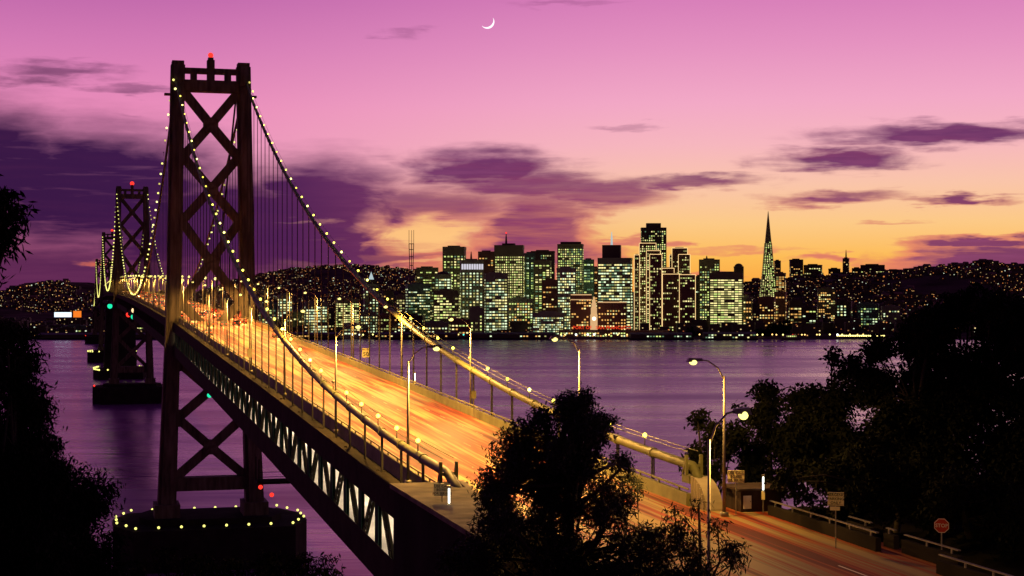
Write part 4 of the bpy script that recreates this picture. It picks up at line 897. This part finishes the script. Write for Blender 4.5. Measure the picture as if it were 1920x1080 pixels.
for i in range(420):
    X, Y = random.uniform(-1700, -620), random.uniform(2760, 3700); z = city_h(X, Y); q = random.uniform(8, 20); hh = random.uniform(6, 16)
    mb.box(X-q, X+q, Y-6, Y+6, z-4, z+hh, 4)
    for j in range(random.choice((1, 2, 3, 4))):
        r_ = random.uniform(.8, 1.6); x_ = X+random.uniform(-q+1.5, q-1.5); zz_ = z+random.uniform(1.5, hh-1.5); mb.box(x_-r_, x_+r_, Y-6.5, Y-6.1, zz_-r_*.8, zz_+r_*.8, random.choices((0, 1, 2, 3, 5, 6, 7), (3, 4, 2, 1, 2, 2, 2))[0])
o = mb.build('far_town', HW+[FAC['dark']]+HWD); tag(o, 'mass of far small buildings with scattered lit windows over the hills', 'town', None, 'stuff')
# crescent moon
Y = 9000; c = at(914, 41, Y); k = Y/F; Rm = 13.0*k; moon = empty('moon', c); tag(moon, 'thin white crescent moon high in the pink sky', 'moon')
mb = MB(); n = 40; a0, a1 = R(-148), R(38)
for i in range(n+1):
    a = a0+(a1-a0)*i/n; u = math.sin(math.pi*i/n); th = 4.0*k*u+.02
    for (rr, dy) in ((Rm, 0), (Rm-th*.5, -th*.45), (Rm-th, 0), (Rm-th*.5, th*.45)): mb.v.append((rr*math.cos(a), dy, rr*math.sin(a)))
for i in range(n):
    for j in range(4): mb.face([i*4+j, i*4+(j+1) % 4, (i+1)*4+(j+1) % 4, (i+1)*4+j])
mb.build('lit_limb', emit('moonlight', (1, .93, .97), 1.2), moon, smooth=True)
# ------------------------------------------------------------------ trees
def leaves(name, clumps, n_per, size, M, parent, org, droop=.35, narrow=.3, shell=.5):
    P_, Z_ = [], []
    for (c, r) in clumps:
        n = max(20, int(n_per*r*r))
        nt_ = max(4, int(n/26)); d = rng.normal(size=(nt_, 3)); d /= np.linalg.norm(d, axis=1)[:, None]
        rad = r*rng.uniform(shell, 1.08, nt_)**.7; tw = np.array(c)+d*rad[:, None]*np.array([1, 1, .85])
        idx = rng.integers(0, nt_, n); sp_ = .24*r**.5*rng.normal(size=(n, 3)); sp_[:, 2] = sp_[:, 2]*1.1-np.abs(sp_[:, 2])*droop
        P_.append(tw[idx]+sp_)
    P_ = np.concatenate(P_)-np.array(org); N_ = len(P_)
    d = rng.normal(size=(N_, 3)); d[:, 2] -= droop*1.6; d /= np.linalg.norm(d, axis=1)[:, None]
    q = np.cross(d, rng.normal(size=(N_, 3))); q /= np.linalg.norm(q, axis=1)[:, None]+1e-6
    L_ = (size*rng.uniform(.6, 1.4, N_))[:, None]; W_ = L_*narrow
    V = np.stack([P_, P_+d*L_*.45+q*W_*.5, P_+d*L_, P_+d*L_*.45-q*W_*.5], 1).reshape(-1, 3)
    me = bpy.data.meshes.new(name); me.vertices.add(N_*4); me.vertices.foreach_set('co', V.astype(np.float32).ravel())
    me.loops.add(N_*4); me.loops.foreach_set('vertex_index', np.arange(N_*4, dtype=np.int32)); me.polygons.add(N_); me.polygons.foreach_set('loop_start', np.arange(0, N_*4, 4, dtype=np.int32))
    me.update(calc_edges=True); me.materials.append(M); return link(name, me, parent)
def limbs(base, clumps, org, r0, parent, M=BARK, fork=None):
    base = Vector(base); org = Vector(org); top = max((Vector(c) for c, r in clumps), key=lambda v: v.z)
    fork = Vector(fork) if fork else base.lerp(top, .45)
    tr = MB(); mid = base.lerp(fork, .5)+Vector((random.uniform(-.3, .3), 0, 0))
    tr.tube([base-Vector((0, 0, .6))-org, base-org, mid-org, fork-org, fork.lerp(top, .6)-org, top-org], [r0*1.4, r0, r0*.85, r0*.7, r0*.35, .03], 8)
    tr.build('trunk', M, parent, smooth=True)
    for (c, r) in clumps:
        c = Vector(c); u = random.uniform(.15, .75); st = base.lerp(fork, .55+.45*u) if c.z < fork.z+1 else fork.lerp(top, random.uniform(0, .5))
        m1 = st.lerp(c, .5)+Vector((random.uniform(-.4, .4), random.uniform(-.4, .4), random.uniform(-.1, .5)))
        lb = MB().tube([st-org, m1-org, c-org], [r0*.32, r0*.2, .03], 6)
        for j in range(4):
            d = Vector((random.gauss(0, 1), random.gauss(0, 1), random.gauss(0, .8))).normalized()*r*.9; s2 = m1.lerp(c, random.uniform(.2, 1)); lb.tube([s2-org, s2+d*.5-org, s2+d+Vector((0, 0, -.15*r))-org], [r0*.12, r0*.08, .015], 4)
        lb.build('limb', M, parent, smooth=True)
def tree(name, label, pxc, Y, base, n_per, size, M, r0=.25, dy=.9, sub=2, group='trees on the island', droop=.35, narrow=.3, fork=None, shell=.5, cat='tree'):
    cl = []
    for (x, y, r) in pxc:
        k = Y/F
        for j in range(sub):
            a, b = random.gauss(0, .45), random.gauss(0, .45); c = at(x+a*r, y+b*r, Y); c.y += random.gauss(0, 1)*dy; cl.append((tuple(c), r*k*random.uniform(.55, .85)))
    b = Vector(base); o = empty(name, b); tag(o, label, cat, group)
    limbs(b, cl, b, r0, o, fork=fork); leaves('crown', cl, n_per, size, M, o, b, droop, narrow, shell); return o
def gz(X, Y):
    dx, dy = X-BO.x, Y-BO.y; return island_h(dx*CT+dy*ST, -dx*ST+dy*CT)
def gb(x, Y):
    X = (x-XC)/F*Y; return (X, Y, gz(X, Y)-.1)
CTR = [(1050, 745, 26), (1090, 758, 26), (1130, 785, 22), (1065, 788, 40), (1020, 775, 22), (1110, 820, 44), (1040, 850, 50), (985, 830, 40), (935, 840, 40), (925, 900, 48), (985, 905, 46), (1060, 930, 52), (1120, 900, 46), (1150, 955, 42), (920, 965, 40), (965, 985, 52), (1040, 1010, 54), (1030, 955, 38), (1092, 975, 40), (1078, 885, 38), (1120, 1030, 50), (1180, 1010, 34), (895, 1015, 32), (920, 1060, 46), (990, 1080, 56), (1080, 1090, 50), (860, 1065, 32), (1170, 1080, 44), (1250, 1070, 34), (1205, 1035, 30), (1235, 1005, 24), (1222, 1075, 34), (1275, 1040, 28), (1300, 1078, 30), (1165, 870, 24)]
tree('eucalyptus_tree', 'large leafy tree in the middle foreground with road lights shining through', CTR, 62, gb(1075, 62), 1900, .19, FOL, .34, 1.3, 3, fork=at(1065, 980, 62))
tree('young_tree', 'thin young tree with small round crown beside the road', [(1192, 898, 20), (1200, 912, 14)], 74, gb(1189, 74), 1100, .2, FOL, .07, .3, 2)
tree('leaning_tree', 'small tree with hanging leaves below the nearest street lamp', [(1330, 960, 24), (1300, 1010, 26), (1345, 1020, 30), (1380, 1045, 24), (1270, 960, 20), (1240, 985, 26), (1310, 1070, 30)], 60, gb(1320, 60), 1100, .22, FOL, .14, .7, 2, droop=.8, narrow=.22)
RT = [('dark bushy tree at left end of the black grove right of the road', [(1305, 850, 22), (1330, 800, 24), (1350, 850, 34), (1320, 880, 26), (1380, 820, 28)], 134, 1350),
      ('dark tree with open branches behind the call box sign', [(1440, 745, 24), (1470, 760, 34), (1420, 790, 36), (1465, 820, 50), (1410, 850, 40), (1500, 860, 50), (1440, 880, 40)], 138, 1450),
      ('dark tree with ragged top left of the tallest black trees', [(1540, 740, 36), (1590, 690, 26), (1570, 770, 50), (1520, 810, 50), (1600, 830, 60), (1560, 880, 50), (1625, 740, 40)], 132, 1560),
      ('tall black tree, middle of the grove right of the road', [(1660, 660, 34), (1700, 640, 50), (1670, 720, 60), (1720, 760, 70), (1650, 810, 60), (1700, 860, 60), (1620, 870, 50)], 128, 1680),
      ('tallest black tree rising to the far ridge at right', [(1740, 590, 30), (1790, 580, 44), (1760, 650, 60), (1820, 680, 70), (1780, 760, 80), (1740, 840, 70), (1800, 880, 70)], 126, 1780),
      ('black tree at the right edge of the picture', [(1850, 580, 46), (1905, 600, 50), (1880, 670, 70), (1920, 740, 80), (1860, 800, 80), (1900, 880, 80), (1940, 640, 60)], 122, 1890),
      ('low black tree behind the emergency parking sign', [(1500, 900, 36), (1560, 920, 40), (1620, 920, 50), (1680, 920, 50), (1640, 900, 50)], 118, 1590),
      ('low black bush behind the stop sign', [(1740, 920, 50), (1800, 930, 56), (1860, 950, 60), (1920, 960, 70), (1770, 960, 30), (1900, 1000, 50)], 112, 1820)]
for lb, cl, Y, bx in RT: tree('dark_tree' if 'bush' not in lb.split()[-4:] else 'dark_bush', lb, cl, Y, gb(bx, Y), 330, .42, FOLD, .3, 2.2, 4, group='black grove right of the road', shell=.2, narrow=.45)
LT = [('black tree mass filling the lower left corner', [(-4, 622, 26), (12, 650, 30), (40, 668, 20), (20, 730, 56), (36, 710, 28), (-25, 670, 46), (40, 760, 60), (78, 815, 30), (70, 880, 70), (100, 1000, 74), (170, 1075, 52), (30, 860, 80), (50, 800, 70), (80, 845, 46), (40, 900, 90), (100, 892, 44), (95, 960, 66), (40, 1000, 90), (135, 965, 38), (140, 1040, 62), (60, 1080, 90), (180, 1050, 34), (160, 1005, 26), (0, 780, 80)], 46, 40, 150),
      ('tall black tree with leaves at the left picture edge', [(2, 395, 22), (-6, 430, 26), (-10, 370, 20), (-70, 310, 40), (-60, 420, 46), (-120, 500, 60), (-120, 570, 50), (-60, 640, 40), (-100, 660, 60)], 30, -110, 150),
      ('dark shrub with drooping leaves in front of the fender pier', [(260, 1075, 34), (330, 1078, 40), (400, 1080, 44), (470, 1080, 44), (540, 1075, 36), (585, 1050, 26), (600, 1080, 30), (500, 1055, 26)], 70, 430, 150)]
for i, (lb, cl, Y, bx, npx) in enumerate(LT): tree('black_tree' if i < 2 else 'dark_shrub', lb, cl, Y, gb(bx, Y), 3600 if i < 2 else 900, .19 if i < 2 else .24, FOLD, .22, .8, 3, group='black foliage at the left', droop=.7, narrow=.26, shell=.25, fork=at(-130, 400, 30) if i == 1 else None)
# trees on the far ridge and shore
for i, (x, y, r, Y, lb) in enumerate([(1745, 525, 14, 4080, 'round dark tree clump on the right ridge left of the unlit block'), (1765, 520, 16, 4080, 'tallest round tree clump on the right ridge'), (1780, 524, 13, 4080, 'round tree clump on the ridge beside the dark block'), (1450, 622, 16, 2760, 'dark shore trees below the pyramid tower'), (1475, 618, 15, 2760, 'dark shore trees behind the moored ferry'), (1430, 624, 13, 2760, 'low dark shore trees right of the white lit pier shed'), (1300, 622, 10, 2760, 'small dark shore trees below the gold outlined slabs')]):
    c = at(x, y, Y); zb = city_h(c.x, Y); k = Y/F; b = (c.x, Y, zb-1)
    cl = [((c.x+random.gauss(0, .5)*r*k, Y+random.gauss(0, 4), c.z+random.gauss(0, .35)*r*k), r*k*random.uniform(.4, .7)) for j in range(7)]
    o = empty('shore_tree' if i > 2 else 'ridge_tree', b); tag(o, lb, 'tree', 'trees across the bay'); limbs(b, cl, b, .6, o); leaves('crown', cl, 6, 2.6, FOLD, o, b, .1, .6, .1)
